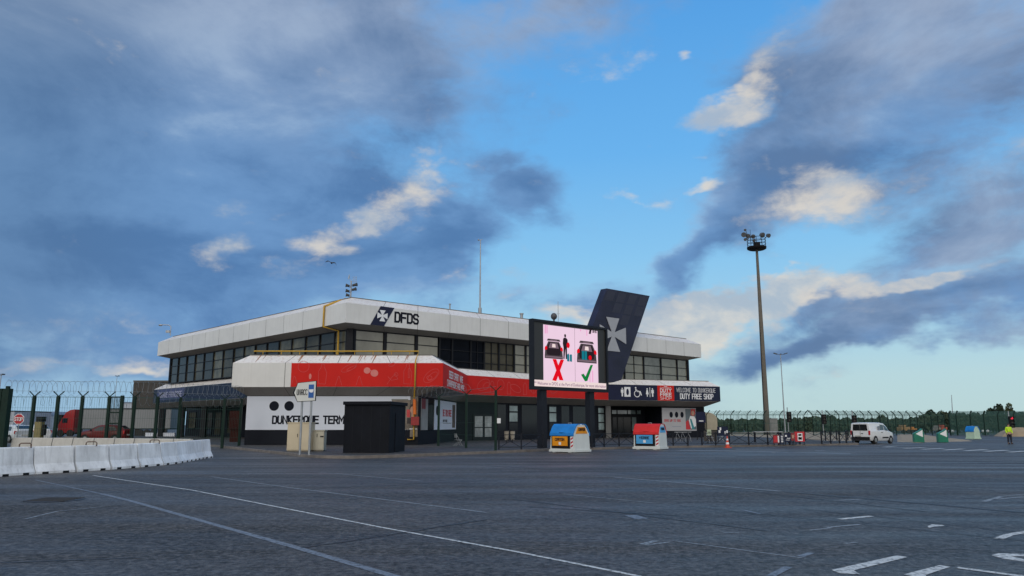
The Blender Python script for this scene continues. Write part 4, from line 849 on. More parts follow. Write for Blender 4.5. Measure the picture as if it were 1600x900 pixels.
def xx(b, o):
    t, z = Sx(871.7, 578.5); z += 0; k = .52; h = .74
    wV.poly(b, [(t-k,z+h),(t-k*.3,z+h),(t+k,z-h*.9),(t+k*.25,z-h*.9)], -.090, .002); wV.poly(b, [(t-k*1.1,z-h*.95),(t-k*.35,z-h*1.0),(t+k*1.15,z+h),(t+k*.5,z+h)], -.087, .002)
scrp('red_cross_mark', E_RED, xx, 0)
def tick(b, o):
    A = Sx(909.5, 585.5); B = Sx(914.5, 594); D = Sx(925.5, 570.5)
    A, B, D = map(Vector, (A, B, D))
    wV.poly(b, [tuple(A+Vector((-.12,.0))), tuple(A+Vector((.15,.08))), tuple(B+Vector((.02,.25))), tuple(D+Vector((-.2,0))), tuple(D+Vector((.06,.02))), tuple(B+Vector((.2,-.05))), tuple(B+Vector((-.05,-.08)))], -.090, .002)
scrp('green_tick_mark', E_GREEN, tick, 0)
def lgx(b, o):
    t, z = Sx(922, 517.5); wV.poly(b, [(t-.16,z-.2),(t+.06,z-.2),(t+.18,z+.2),(t-.04,z+.2)], -.091, .002); letters(b, wV, 'DFDS', t+.25, z-.08, .18, .42, 1.4, -.091)
scrp('corner_emblem', E_BLK, lgx, 0)
def rose(b, o):
    for u, v, w_, h in ((851,514,.14,.6),(854,514,.1,.6),(906,512,.12,.5),(916,517,.1,.7),(925,588,.12,.8),(921,592,.1,.7)):
        t, z = Sx(u, v); wV.box(b, t, t+w_, max(zt1+.02, z-h/2), min(zt2-.02, z+h/2), -.0945, -.0935)
scrp('rose_marks', E_PK2, rose, 0)
def textmesh(txt, wall, t, z, size, width, o, m_, parent, name='lettering'):
    cu = bpy.data.curves.new(name, 'FONT'); cu.body = txt; cu.size = size; cu.extrude = .002
    to = bpy.data.objects.new('tmp', cu); C.objects.link(to); bpy.context.view_layer.update()
    me = bpy.data.meshes.new_from_object(to.evaluated_get(bpy.context.evaluated_depsgraph_get())); bpy.data.objects.remove(to)
    xs = [v.co.x for v in me.vertices]; k = width/(max(xs)-min(xs)); x0_ = min(xs)
    b = MB(); b.add([wall.pt(t+(v.co.x-x0_)*k, z+v.co.y, o+v.co.z) for v in me.vertices], [tuple(p.vertices) for p in me.polygons]); return b.build(name, m_, parent)
textmesh('** Welcome to DFDS at the Port of Dunkerque, for more information', wV, x0+.06, zt0+.10, .30, x1-x0-.12, -.092, E_TXT, face)
# ================================================================== KIOSK, CABINETS, SIGN
k0 = G(537, 707.7, .145); k1 = G(608, 708, .145)
kx0, kx1, ky = k0.x, k1.x, (k0.y+k1.y)/2
ks = thing('dark_kiosk', 'windowless matt navy black kiosk with a flat overhanging lid on the pavement', 'kiosk', ((kx0+kx1)/2, ky+1.6, .145))
KJ = mat('kiosk_seam', (.02, .022, .027), .6, spec=.1)
MK = mat('kiosk_navy', (.007, .0085, .013), .6, var=.25, scale=1.2, streak=.15, streakcol=(.018, .018, .018), spec=.12)
b_ = MB(); b_.box((kx0+.03, ky, .145), (kx1, ky+3.2, 2.74))
for k in range(1, 5): b_.box((kx0+k*.51-.006, ky-.004, .2), (kx0+k*.51+.006, ky, 2.7), 1)
for k in range(1, 6): b_.box((kx1, ky+k*.53-.006, .2), (kx1+.004, ky+k*.53+.006, 2.7), 1)
b_.build('body', [MK, KJ], ks); b_ = MB(); b_.box((kx0-.03, ky-.12, 2.745), (kx1+.10, ky+3.3, 2.93)); b_.build('roof_lid', MK, ks, bevel=.02)
b_ = MB(); b_.box((kx1+.002, ky+1.5, 1.85), (kx1+.02, ky+1.72, 2.1)); b_.build('small_sticker', mat('blue_sticker', (.02, .16, .3), .5), ks)
b_ = MB(); b_.box((kx1+.003, ky+1.1, .2), (kx1+.03, ky+2.1, 2.3)); b_.build('door', MK, ks)
ks.rotation_euler = (0, 0, -R(7.7)); ks.location.x += .16; ks.scale = (1.03, 1, 1)
def cabinet(u0, u1, us_, vt, vb, mm, lab, dep):
    p = G(u0, vb, .145); Y = p.y; x1_ = P(u1, vb, Y).x; z_ = P(u0, vt, Y).z
    t = thing('utility_cabinet', lab, 'utility cabinet', ((p.x+x1_)/2, Y+dep/2, .145), None)
    b = MB(); b.box((p.x, Y, .20), (x1_, Y+dep, z_)); b.build('body', mm, t, bevel=.015)
    b = MB(); b.box((p.x+.04, Y+.03, .145), (x1_-.04, Y+dep-.03, .199)); b.build('plinth', mat('plinth_grey', (.2,.18,.15), .8), t)
    b = MB(); b.box((p.x-.03, Y-.03, z_), (x1_+.03, Y+dep+.03, z_+.05)); b.build('lid', mm, t)
    m2_ = (p.x+x1_)/2
    for a, c in ((p.x+.04, m2_-.01), (m2_+.01, x1_-.04)):
        b = MB(); b.box((a, Y-.015, .26), (c, Y-.001, z_-.06)); b.build('door', mm, t)
    b = MB(); b.box((m2_-.09, Y-.04, .95), (m2_-.06, Y-.016, 1.15)); b.build('handle', PLAST, t); return t
cabinet(447.5, 484.5, 0, 661, 705.5, BEIGE, 'tall beige utility cabinet standing directly behind the two sign posts', .9)
c2 = cabinet(487.5, 505.5, 0, 673.5, 705, BEIGE2, 'small cream utility cabinet to the right of the tall beige one', .6)
p = G(498, 705, .145); b_ = MB(); b_.box((p.x+.05, p.y-.03, .95), (p.x+.25, p.y-.016, 1.02)); b_.build('vent_slot', PLAST, c2)
# direction sign
sp = G(470, 711.3, .145); Y = sp.y
sg = thing('direction_sign', 'white left pointing arrow sign with blue bus symbol on two steel posts', 'road sign', (sp.x, Y, .145))
wN = Wall((P(457,610,Y).x, Y+.35), (P(494.5,610,Y).x, Y-.05))
for u in (469.8, 484.3):
    t = wN.tz(u, 680, -.1)[0]; q = wN.pt(t, 0, -.09); b_ = MB(); b_.tube([(q.x, q.y, .145), (q.x, q.y, 3.7)], .055, 10); b_.build('post', GALV, sg)
pts = [wN.tz(u, v) for u, v in ((457.6,613.5),(464.3,628.2),(493.3,626.3),(494.8,594.8),(465.5,598))]
b_ = MB(); wN.poly(b_, pts, -.03, .03); pl = b_.build('sign_plate', BLACKP, sg)
cx = sum(a for a, b in pts)/5; cz = sum(b for a, b in pts)/5
pi_ = [(a+(cx-a)*.05, b+(cz-b)*.05) for a, b in pts]; pi_[0] = (pts[0][0]+.085, pts[0][1]); b_ = MB(); wN.poly(b_, pi_, .002, .004); b_.build('white_face', SIGNW, pl)
b_ = MB(); letters(b_, wN, 'UNACC', wN.tz(464.2, 616)[0], wN.tz(465, 617)[1], .27, wN.tz(480,616)[0]-wN.tz(464.2,616)[0], 1.15, .008, sp=2.2); b_.build('lettering', BLACKP, pl)
a, c = wN.tz(482.3, 610)[0], wN.tz(490.6, 610)[0]; zb_, zt_ = wN.tz(486, 621.6)[1], wN.tz(486, 600.8)[1]; b_ = MB(); wN.box(b_, a, c, zb_, zt_, .008, .011); bb = b_.build('blue_panel', SIGNB, pl)
b_ = MB(); hh = zt_-zb_; wN.poly(b_, [(a+.02,zb_+hh*.63),(a+.04,zb_+hh*.48),(a+.09,zb_+hh*.40),(a+.15,zb_+hh*.42),(a+.2,zb_+hh*.38),(c-.03,zb_+hh*.47),(c-.015,zb_+hh*.64)], .012, .004); b_.build('bus_symbol', PWHITE, bb)
# ================================================================== RECYCLING CONTAINERS
def container(name, lab, colr, sheet, word, L_, W_, H_, loc, rz, body=BINW, full=True):
    t = thing(name, lab, 'recycling container', (0, 0, 0), None); e = H_*.65; a = L_/2; b = W_/2
    def rect(ax, by, z): return [Vector((-ax,-by,z)), Vector((ax,-by,z)), Vector((ax,by,z)), Vector((-ax,by,z))]
    m_ = MB(); m_.loft([rect(a+.06, b+.06, .04), rect(a+.06, b+.06, .17)]); m_.box((-a+.2,-b-.05,0), (-a+.45,b+.05,.04)); m_.box((a-.45,-b-.05,0), (a-.2,b+.05,.04)); m_.build('base', body, t, bevel=.02)
    m_ = MB(); m_.loft([rect(a, b, .17), rect(a-.03, b-.03, e), rect(a-.07, b*.48, H_-.03), rect(a-.09, b*.46, H_-.02)]); m_.build('body', body, t, bevel=.02)
    for s_ in (-1, 1):
        # curved coloured lid on each long slope
        m_ = MB(); prof = [(b+.05, e-.10), (b+.03, e+.06), (b*.90, e+.24), (b*.74, H_-.14), (b*.50, H_+.005), (b*.2, H_+.015)]
        inner = [(y-.05, z-.03) for y, z in prof]
        ring = lambda x: [Vector((x, s_*y, z)) for y, z in prof] + [Vector((x, s_*y, z)) for y, z in inner[::-1]]
        m_.loft([ring(-a+.01), ring(a-.02)]); lid = m_.build('coloured_lid', colr, t, bevel=.012)
        m_ = MB(); m_.ellipsoid((0, s_*(b+.0), e+.10), (.22, .07, .05)); m_.build('lid_handle', colr, lid)
    if full:
        wl_ = Wall((-a, -b-.005), (a, -b-.005)); m_ = MB(); wl_.box(m_, .12, L_-.30, .24, e-.12, .001, .012); rec = m_.build('dark_recess', PLAST, t)
        m_ = MB(); wl_.box(m_, .22, L_-.46, .40, e-.14, .013, .05); f_ = m_.build('front_sheet', sheet, t)
        m_ = MB(); letters(m_, wl_, word, .45, e-.40, .15, L_-1.15, 1.3, .052); m_.build('lettering', BLACKP, f_)
        m_ = MB(); wl_.box(m_, L_/2-.2, L_/2-.02, e-.65, e-.48, .051, .056); m_.build('white_mark', PWHITE, f_)
        st = MB(); wl_.box(st, L_-.24, L_-.06, .24, e-.16, .002, .014)
        for k in range(3): wl_.poly(st, [(L_-.24,.30+k*.22), (L_-.06,.40+k*.22), (L_-.06,.50+k*.22), (L_-.24,.40+k*.22)], .0145, .003, 1)
        st.build('hazard_strip', [PWHITE, MATS['print_red']], t)
        # end face sheet follows the sloping gable
        m_ = MB(); x = a-.005
        zc = lambda y: 0
        vs = [(a-.035,-b*.74,e+.02),(a-.035,b*.74,e+.02),(a-.052,b*.44,H_-.17),(a-.052,-b*.44,H_-.17)]; vs2 = [(p[0]+.02,p[1],p[2]) for p in vs]
        m_.add(vs+vs2, [(0,1,2,3),(4,5,6,7),(0,1,5,4),(1,2,6,5),(2,3,7,6),(3,0,4,7)]); es = m_.build('end_sheet', sheet, t)
        we = Wall((a-.02, -b), (a-.02, b)); m_ = MB(); letters(m_, we, word, b*.62, e+.2, .14, b*.8, 1.3, .004); m_.build('lettering', BLACKP, es)
    m_ = MB(); m_.tube([(-.12,0,H_-.03), (-.12,0,H_+.07), (.12,0,H_+.07), (.12,0,H_-.03)], .02, 6); m_.build('lifting_ring', GALV, t)
    return put(t, loc, rz)
p = G(893, 707.5); container('recycling_container', 'white recycling container with blue lids and orange carton sheets', BINB, BINO, 'CARTON', 1.85, 1.62, 1.70, (p.x, p.y+1.1, 0), R(-42))
p = G(1024, 703); container('recycling_container', 'white recycling container with red lids and light blue sheets', BINR, BINC, 'VERRE', 1.85, 1.62, 1.72, (p.x-.1, p.y+1.2, 0), R(-30))
p = G(1521, 686.3); container('recycling_container', 'pale green recycling container with blue lid far away near the dark fence', BINB, BINO, '', 1.08, 1.08, 1.5, (p.x, p.y, 0), R(-65), body=BING, full=False)
# ================================================================== CONCRETE BARRIERS
def barrier(L_, m_, lab, handle=False):
    o = thing('concrete_barrier', lab, 'concrete barrier'); prof = [(.30,.0),(.30,.09),(.17,.34),(.10,.80),(.085,.90),(.06,.92)]
    ring = lambda x: [Vector((x, -y, z)) for y, z in prof] + [Vector((x, y, z)) for y, z in prof[::-1]]
    b = MB(); b.loft([ring(-L_/2+.035), ring(-L_/2+.06), ring(L_/2-.06), ring(L_/2-.035)]); b.build('body', m_, o, bevel=.015)
    for x in (-L_*.25, L_*.25):
        b = MB(); b.box((x-.11, -.305, 0), (x+.11, .305, .075)); b.build('lift_slot', PLAST, o)
    if handle:
        b = MB(); b.tube([(-.16,0,.90),(-.16,0,.99),(-.12,0,1.02),(.12,0,1.02),(.16,0,.99),(.16,0,.90)], .018, 6); b.build('lifting_loop', mat('rusty_steel', (.12,.08,.06), .8), o)
    return o
fr = [(-78,23.6),(-14,25.2),(50,26.6),(114,27.9),(167,29.3),(211,30.8),(247,32.4),(272,34),(287,35.6),(300,37.1),(311,38.6),(325,40.0)]
fp = [Vector((ray(u, 700)[0]*Y, Y)) for u, Y in fr]
names = ['leftmost white barrier of the front row, cut by the photo edge','white front barrier left of the first vertical joint, second from the left edge','third white barrier from the left in the front row','fourth white barrier from the left in the front row, below the red truck cab','fifth white barrier from the left in the front row','sixth white barrier from the left in the front row','sixth white barrier counting back from the right end of the front row','fifth white barrier from the right end of the front row','fourth white barrier from the right end of the front row','third white barrier from the right end of the front row','end white barrier at the right tip of the front row']
del names[0]; names.insert(5, 'white barrier in the middle of the front row, left of the narrowing far end')
first = True
for i, (a, b) in enumerate(zip(fp, fp[1:])):
    d = b-a; o = barrier(d.length, CONCW, names[i], False); o['group'] = 'white barriers of the front row'; put(o, ((a.x+b.x)/2, (a.y+b.y)/2, 0), math.atan2(d.y, d.x)+random.uniform(-.015, .015))
bp = [Vector((ray(u, 690)[0]*Y, Y)) for u, Y in ((20,45.6),(52,45.2),(84,44.8),(116,44.4),(149,43.9),(181,43.4),(212,42.9),(243,42.3),(273,41.7),(300,41.0))]
bl_ = ['first','second','third','fourth','fifth','sixth','seventh','eighth','ninth']
for i, (a, b) in enumerate(zip(bp, bp[1:])):
    d = b-a; o = barrier(d.length, CONCB, f'{bl_[i]} grey beige barrier from the left in the row behind the white ones', i in ()); o['group'] = 'grey barriers of the back row'; put(o, ((a.x+b.x)/2, (a.y+b.y)/2, 0), math.atan2(d.y, d.x))
for (u, Y, lab) in ((45, 27.3, 'left'), (148, 30.2, 'middle'), (244, 34.0, 'right')):
    x_ = ray(u, 690)[0]*Y; b = MB(); c_ = Vector((x_, Y+1.2, .0)); 
    q = min(((fp[i]+(fp[i+1]-fp[i])*f_) for i in range(len(fp)-1) for f_ in (.2,.5,.8)), key=lambda w: abs(w.x/w.y - ray(u, 690)[0])); 
    b.tube([(q.x-.17,q.y,.88),(q.x-.17,q.y,1.0),(q.x-.13,q.y+.02,1.04),(q.x+.13,q.y+.08,1.04),(q.x+.17,q.y+.1,1.0),(q.x+.17,q.y+.1,.88)], .022, 6)
    tag(b.build('lifting_loop', mat('rusty_steel', (.12,.08,.06), .8)), f'rusty steel lifting loop on top of the white barriers, {lab} one of three', 'lifting loop')
# ================================================================== FENCES
def coil(mb, a, b, r, pitch, wr=.012, n=9, wob=.12):
    a = Vector(a); b = Vector(b); d = b-a; Ln = d.length; d.normalize(); s_ = d.cross(Vector((0,0,1))).normalized(); turns = Ln/pitch; k = int(turns*n); pts = []
    for i in range(k+1):
        t = i/n; rr = r*(1+random.uniform(-wob, wob)); pts.append(a + d*(t*pitch) + (s_*math.cos(2*math.pi*t) + Vector((0,0,1))*math.sin(2*math.pi*t))*rr)
    mb.tube(pts, wr, 3, caps=False)
def vpost(h, w=.17, m_=GREEN):
    b = MB(); b.box((-w/2, -w/2, 0), (w/2, w/2, h)); b.bar((0,0,h-.02), (-.36,0,h+.32), .06, .05); b.bar((0,0,h-.02), (.36,0,h+.32), .06, .05); return b
def fence(lab, pts, h, post_m, extra=None, mesh=True, coilr=.36, barw=.008, bsp=.14, w=.17):
    t = thing('security_fence', lab, 'fence', (pts[0][0], pts[0][1], 0))
    for p in pts:
        b = MB(); x, y = p[0], p[1]; b.box((x-w/2, y-w/2, 0), (x+w/2, y+w/2, h)); b.bar((x,y,h-.02), (x-.34,y,h+.30), .06, .05); b.bar((x,y,h-.02), (x+.34,y,h+.30), .06, .05); b.build('post', post_m, t)
    if mesh:
        for a, c in zip(pts, pts[1:]):
            A = Vector((a[0], a[1], 0)); B = Vector((c[0], c[1], 0)); Ln = (B-A).length; k = int(Ln/bsp); b = MB()
            for i in range(1, k): q = A.lerp(B, i/k); b.bar(q+Vector((0,0,.1)), q+Vector((0,0,h-.06)), barw)
            for z in [h-.06]+[.1+ (h-.2)*i/5 for i in range(5)]: b.bar(A+Vector((0,0,z)), B+Vector((0,0,z)), barw*1.4 if z < h-.1 else .03)
            b.build('mesh_panel', WIREG, t)
    return t
Y1 = 50.0
us_ = [9, 54, 91.5, 129.5, 171.5, 211, 247, 283, 352, 378]; ys_ = [49.5, 50, 50, 50.2, 50.5, 51, 52, 53.5, 55.5, 57]
lp_ = [(ray(u, 620)[0]*y, y) for u, y in zip(us_, ys_)]
lf = fence('green mesh fence topped with razor wire behind the concrete barriers on the left', lp_, 3.5, GREEN)
b = MB()
for a, c in zip(lp_, lp_[1:]):
    coil(b, (a[0], a[1], 4.08), (c[0], c[1], 4.08), .42, .34, .009); coil(b, (a[0], a[1]+.3, 3.25), (c[0], c[1]+.3, 3.25), .36, .5, .008)
    for z in (3.82, 4.45): b.bar((a[0]-.0, a[1], z), (c[0], c[1], z), .014)
b.build('razor_wire', WIRE, lf)
# dense pedestrian gate in that fence
b = MB(); ga, gb = lp_[4], lp_[5]
gt = thing('fence_gate', 'narrow green gate of upright bars in the left fence', 'gate', (ga[0], ga[1]-.15, 0))
gx0, gx1 = ga[0]+.05, ray(189, 650)[0]*50.6; gy = 50.4
for z in (.15, 1.75, 2.45, 3.45): b.box((gx0, gy-.03, z-.04), (gx1, gy+.03, z+.04))
k = 9
for i in range(k): x = gx0+(gx1-gx0)*(i+.5)/k; b.box((x-.012, gy-.012, .15), (x+.012, gy+.012, 3.45))
b.build('bar_leaf', GREEN, gt); b = MB(); b.box((gx1, gy-.09, 0), (gx1+.18, gy+.09, 3.55)); b.build('post', GREEN, gt)
gp_ = MB(); x = ray(3, 650)[0]*45; gp_.box((x-.55, 44.9, 0), (x-.12, 45.3, 3.75)); gp_.box((x-.08, 44.9, 0), (x+.30, 45.3, 3.75)); gp_.box((x+.02, 45.0, 3.75), (x+.18, 45.2, 3.9))
tag(gp_.build('gate_post', GREEN), 'thick dark green double gate post at the left photo edge', 'gate post')
rp = [(-5.6, 57.6), (-5.35, 56.4), (-3.05, 51.6), (-.98, 46.6)]
lf2 = fence('open run of green fence posts in front of the red banner corner', rp[1:], 3.7, GREEN, mesh=False, w=.16)
b = MB(); coil(b, (rp[0][0]-2, rp[0][1]+.6, 4.0), (*rp[1], 4.1), .42, .5); coil(b, (*rp[1], 4.1), (*rp[2], 4.0), .35, .8, .009)
for a, c in zip(rp[1:], rp[2:]):
    for z in (3.95, 3.65): b.bar((*a, z), (*c, z), .014)
b.build('razor_wire', WIRE, lf2); b = MB(); b.box((rp[3][0]+.08, rp[3][1]-.14, 1.75), (rp[3][0]+.30, rp[3][1]-.05, 2.05)); b.build('white_lock_box', PWHITE, lf2)
for a, c in zip(rp[1:], rp[2:]):
    A = Vector((*a, 0)); B = Vector((*c, 0)); b = MB(); k = int((B-A).length/.2)
    for i in range(1, k): q = A.lerp(B, i/k); b.bar(q+Vector((0,0,.2)), q+Vector((0,0,3.6)), .005)
    for z in (.2, 1.0, 1.8, 3.6): b.bar(A+Vector((0,0,z)), B+Vector((0,0,z)), .008)
    b.build('mesh_panel', WIREG, lf2)
def curved_fence(lab, pts, h, lean, barw, w=.14, wires=True, dens=.22):
    t = thing('curved_top_fence', lab, 'fence', (pts[0][0], pts[0][1], 0), None)
    for x, y in pts:
        b = MB(); b.tube([(x,y,0), (x,y,h*.80), (x+lean*.12,y,h*.86), (x+lean*.75,y,h)], w/2, 6); b.build('post', GREEN, t)
    for a, c in zip(pts, pts[1:]):
        A = Vector((a[0], a[1], 0)); B = Vector((c[0], c[1], 0)); k = max(2, int((B-A).length/dens)); b = MB()
        for i in range(1, k): q = A.lerp(B, i/k); b.bar(q, q+Vector((0,0,h*.82)), barw); b.bar(q+Vector((0,0,h*.82)), q+Vector((lean*.7,0,h*.98)), barw)
        for z in (h*.82, h*.5, .3): b.bar(A+Vector((0,0,z)), B+Vector((0,0,z)), .05)
        b.build('mesh_panel', WIREG, t)
    return t
def fpts(us, Yf): return [(ray(u, 665)[0]*Yf(u), Yf(u)) for u in us]
H4 = 4.05
curved_fence('green fence with outward bent tops in front of the tall light mast', fpts([1104,1120,1142.5,1168,1193,1219,1247,1257], lambda u: 118+(u-1104)*.02), 3.85, .8, .03)
u_ = []; u = 1270.0; k = 0
while u < 1483: u_.append(u); u += 14.2 - (u-1270)*.020
curved_fence('long green fence of posts bent to the left beyond the white van', fpts(u_, lambda u: 116+(u-1270)*.06), 3.85, -.85, .03)
curved_fence('thinner second green fence line further back, tops bent to the right', fpts([1116,1131,1154,1181,1210,1240,1262,1275,1290,1305,1320,1338,1356,1375,1396,1415,1434], lambda u: 158), 4.6, .8, .03, .10, dens=.3)
curved_fence('dark green mesh fence at the far right behind the person in yellow', fpts([1484,1495,1517,1538,1560,1585,1610,1640], lambda u: 124), 3.9, .4, .06, .2, dens=.16)
# ================================================================== RAILINGS ALONG THE KERB
def railing(lab, pts, sp=1.45, h=.95):
    A = [Vector((p[0], p[1], .145)) for p in pts]; t = thing('pavement_railing', lab, 'railing', tuple(A[0])); nodes = [A[0]]
    for a, c in zip(A, A[1:]):
        k = max(1, round((c-a).length/sp)); nodes += [a.lerp(c, (i+1)/k) for i in range(k)]
    for q in nodes:
        b = MB(); b.box((q.x-.045, q.y-.045, .145), (q.x+.045, q.y+.045, .145+h+.03)); b.build('post', STEELD, t)
    z0_, z1_ = Vector((0,0,.14)), Vector((0,0,h-.05))
    for a, c in zip(nodes, nodes[1:]):
        d = (c-a).normalized()*.05; a2, c2 = a+d, c-d; b = MB()
        b.bar(a2+z0_, c2+z0_, .03); b.bar(a2+z1_, c2+z1_, .045); b.bar(a2+z0_, c2+z1_, .028); b.bar(a2+z1_, c2+z0_, .0285); b.build('cross_panel', STEELD, t)
    return t
def KP(lst): 
    out = []
    for u, v in lst: q = G(u, v, .145); out.append((q.x, q.y))
    return out
railing('dark railing of crossed panels between the green post and the screen post', KP([(779.5,702.6),(814.5,702.2),(849,700.8)]), 5)
railing('dark railing of crossed panels running behind the two containers', KP([(925,699.5),(944,698.3),(990,697),(1052,696.6),(1075,696.4)]), 1.5)
railing('dark railing of crossed panels along the kerb from the cone to the van', KP([(1097,696),(1140,696),(1200,695.5),(1250,694.5)]), 1.35)
railing('dark railing of crossed panels behind the red board, left of the van', KP([(1284,693.8),(1312,692.8),(1333,691.5)]), 1.6)
railing('second thinner dark railing set back behind the red board', KP([(1258,689),(1290,688.6),(1325,688)]), 2.2)
# ================================================================== VEHICLES
def wheel(t, x, y, r, w=.2):
    s_ = 1 if x > 0 else -1
    b = MB(); b.tube([(x-s_*w/2, y, r), (x+s_*w/2-s_*.02, y, r), (x+s_*w/2, y, r)], [r, r, r*.9], 20); ty_ = b.build('wheel', RUBBER, t)
    b = MB(); b.tube([(x+s_*(w/2-.01), y, r), (x+s_*(w/2+.012), y, r)], [r*.62, r*.55], 14)
    for k in range(5):
        a = 2*math.pi*k/5; b.bar((x+s_*(w/2+.012), y, r), (x+s_*(w/2+.012), y+math.cos(a)*r*.6, r+math.sin(a)*r*.6), .05, .03)
    b.build('rim', RIM, ty_)
def car(name, label, cat, paint_, st, wy, wr_, sidewin, rear, front, rearlamp, group=None, fuel=True):
    """st = stations (y, z_bottom, z_belt, z_top, half width, half roof width), rear to front"""
    t = thing(name, label, cat, (0,0,0), group)
    def ring(s):
        y, zb_, zl, zt_, w_, wt = s; wt = min(wt, w_)
        half = [(w_*.90, zb_), (w_*.985, zb_+.12), (w_, zb_+(zl-zb_)*.55), (w_*.985, zl-.03), (w_*.955, zl), (wt+.02, zt_-.07), (wt-.07, zt_-.012), (wt*.5, zt_)]
        return [Vector((x, y, z)) for x, z in half] + [Vector((-x, y, z)) for x, z in half[::-1]]
    rings = [ring(s) for s in st]; b = MB(); b.loft(rings, 0, True)
    body = b.build('body', paint_, t)
    em_ = body.modifiers.new('edges', 'EDGE_SPLIT'); em_.split_angle = R(38)
    def at(y):
        for a, c in zip(st, st[1:]):
            if a[0] <= y <= c[0]:
                f_ = (y-a[0])/(c[0]-a[0]); return [p+(q-p)*f_ for p, q in zip(a, c)]
        return list(st[-1])
    def side_pt(y, f_):
        s = at(y); wt = min(s[5], s[4]); x0_, z0_ = s[4]*.955, s[2]; x1_, z1_ = wt+.02, s[3]-.07; return x0_+(x1_-x0_)*f_, z0_+(z1_-z0_)*f_
    for sx in (-1, 1):
        for quad in sidewin:
            p = []
            for y, f_ in quad: x, z = side_pt(y, f_); p.append(Vector((sx*(x+.010), y, z)))
            q = [Vector((v.x-sx*.03, v.y, v.z)) for v in p]; m = len(p); b = MB(); b.add(p+q, [tuple(range(m)), tuple(range(m, 2*m))]+[(i, (i+1) % m, (i+1) % m+m, i+m) for i in range(m)]); b.build('side_window', CARG, t)
        for y in wy:
            # dark wheel arch
            b = MB(); w_ = at(y)[4]; pts_ = [(y+(wr_+.07)*math.cos(a), wr_+(wr_+.07)*math.sin(a)) for a in [math.pi*(k/12)*1.12-.19 for k in range(13)]]
            p = [Vector((sx*(w_+.006), a, z)) for a, z in pts_]; q = [Vector((sx*(w_-.22), a, z)) for a, z in pts_]; m = len(p)
            b.add(p+q, [tuple(range(m)), tuple(range(m, 2*m))]+[(i, (i+1) % m, (i+1) % m+m, i+m) for i in range(m)]); b.build('wheel_arch', PLAST, t); wheel(t, sx*(w_-.09), y, wr_)
        x, y, z0_, z1_, wd = rearlamp; b = MB(); b.box((min(sx*(x-wd), sx*x), y-.035, z0_), (max(sx*(x-wd), sx*x), y+.06, z1_)); b.build('tail_light', TAIL, t, bevel=.015)
        m_ = at(front['mirror']); b = MB(); b.ellipsoid((sx*(m_[4]+.11), front['mirror'], m_[2]+.10), (.11, .07, .09)); b.build('door_mirror', PLAST, t)
        b = MB(); x_ = at(.3)[4]; b.box((min(sx*x_, sx*(x_+.012)), -.25, at(.3)[2]-.16), (max(sx*x_, sx*(x_+.012)), .0, at(.3)[2]-.12)); b.build('door_handle', PLAST, t)
    def slab(name_, pts_, m_, off, par=t):
        n_ = (pts_[1]-pts_[0]).cross(pts_[2]-pts_[0]).normalized(); c_ = sum(pts_, Vector())/len(pts_)
        if n_.dot(c_-Vector((0, 0, .8))) < 0: n_ = -n_
        p = [v+n_*off for v in pts_]; q = [v-n_*.02 for v in pts_]; m = len(p); b = MB(); b.add(p+q, [tuple(range(m)), tuple(range(m, 2*m))]+[(i, (i+1) % m, (i+1) % m+m, i+m) for i in range(m)]); return b.build(name_, m_, par)
    slab('rear_window', [Vector(p) for p in rear], CARG, .012)
    slab('windscreen', [Vector(p) for p in front['glass']], CARG, .012)
    b = MB(); y0 = st[0][0]; w_ = st[0][4]; b.box((-w_*.94, y0-.05, st[0][1]-.02), (w_*.94, y0+.15, st[0][1]+.26)); b.build('rear_bumper', front.get('bumper', PLAST), t, bevel=.03)
    pz_ = front['plate']; b = MB(); b.box((-.26+front.get('px', 0), y0-.065, pz_-.055), (.26+front.get('px', 0), y0+.02, pz_+.055)); b.build('number_plate', PLATE, t)
    b = MB(); y1 = st[-1][0]; b.box((-st[-1][4]*.9, y1-.1, st[-1][1]), (st[-1][4]*.9, y1+.04, st[-1][1]+.25)); b.build('front_bumper', PLAST, t, bevel=.03)
    return t, slab
van_st = [(-2.20,.36,1.12,1.80,.90,.76),(-2.12,.30,1.12,1.84,.92,.78),(-1.2,.26,1.13,1.87,.925,.79),(-.2,.25,1.13,1.87,.925,.79),(.55,.25,1.12,1.80,.92,.76),(.95,.26,1.10,1.60,.92,.74),(1.42,.28,1.08,1.22,.90,.72),(1.95,.32,.95,1.02,.86,.72),(2.2,.36,.72,.80,.76,.66)]
van, slab = car('white_van', 'white passenger van seen from its rear corner at the end of the railing', 'van', CARW, van_st, (-1.35, 1.45), .32,
  [[(-.35,.1),(.30,.1),(.35,.85),(-.30,.85)], [(.42,.1),(1.18,.1),(.72,.85),(.42,.85)]],
  [(-.68,-2.205,1.16),(.68,-2.205,1.16),(.62,-2.19,1.70),(-.62,-2.19,1.70)], {'mirror': 1.05, 'glass': [(-.66,1.42,1.24),(.66,1.42,1.24),(.62,.58,1.76),(-.62,.58,1.76)], 'plate': .72, 'px': -.2}, (.90, -2.20, .78, 1.16, .16))
b = MB(); b.box((-.012,-2.222,.62), (.012,-2.19,1.74)); b.build('door_seam', JOINT, van)
for x_a in (.90, -.94): b = MB(); b.box((x_a,-.1,.48), (x_a+.04,1.0,.60)); b.build('rubbing_strip', PLAST, van, bevel=.015)
b = MB(); b.box((.926,-.85,1.22), (.934,-.45,1.55)); b.build('side_mark', mat('grey_mark', (.2,.22,.25), .4), van)
b = MB(); b.box((.1,-2.23,.88), (.25,-2.2,.93)); b.build('rear_handle', PLAST, van)
p = G(1364, 694); put(van, (p.x+1.15, p.y+2.35, 0), -R(52))
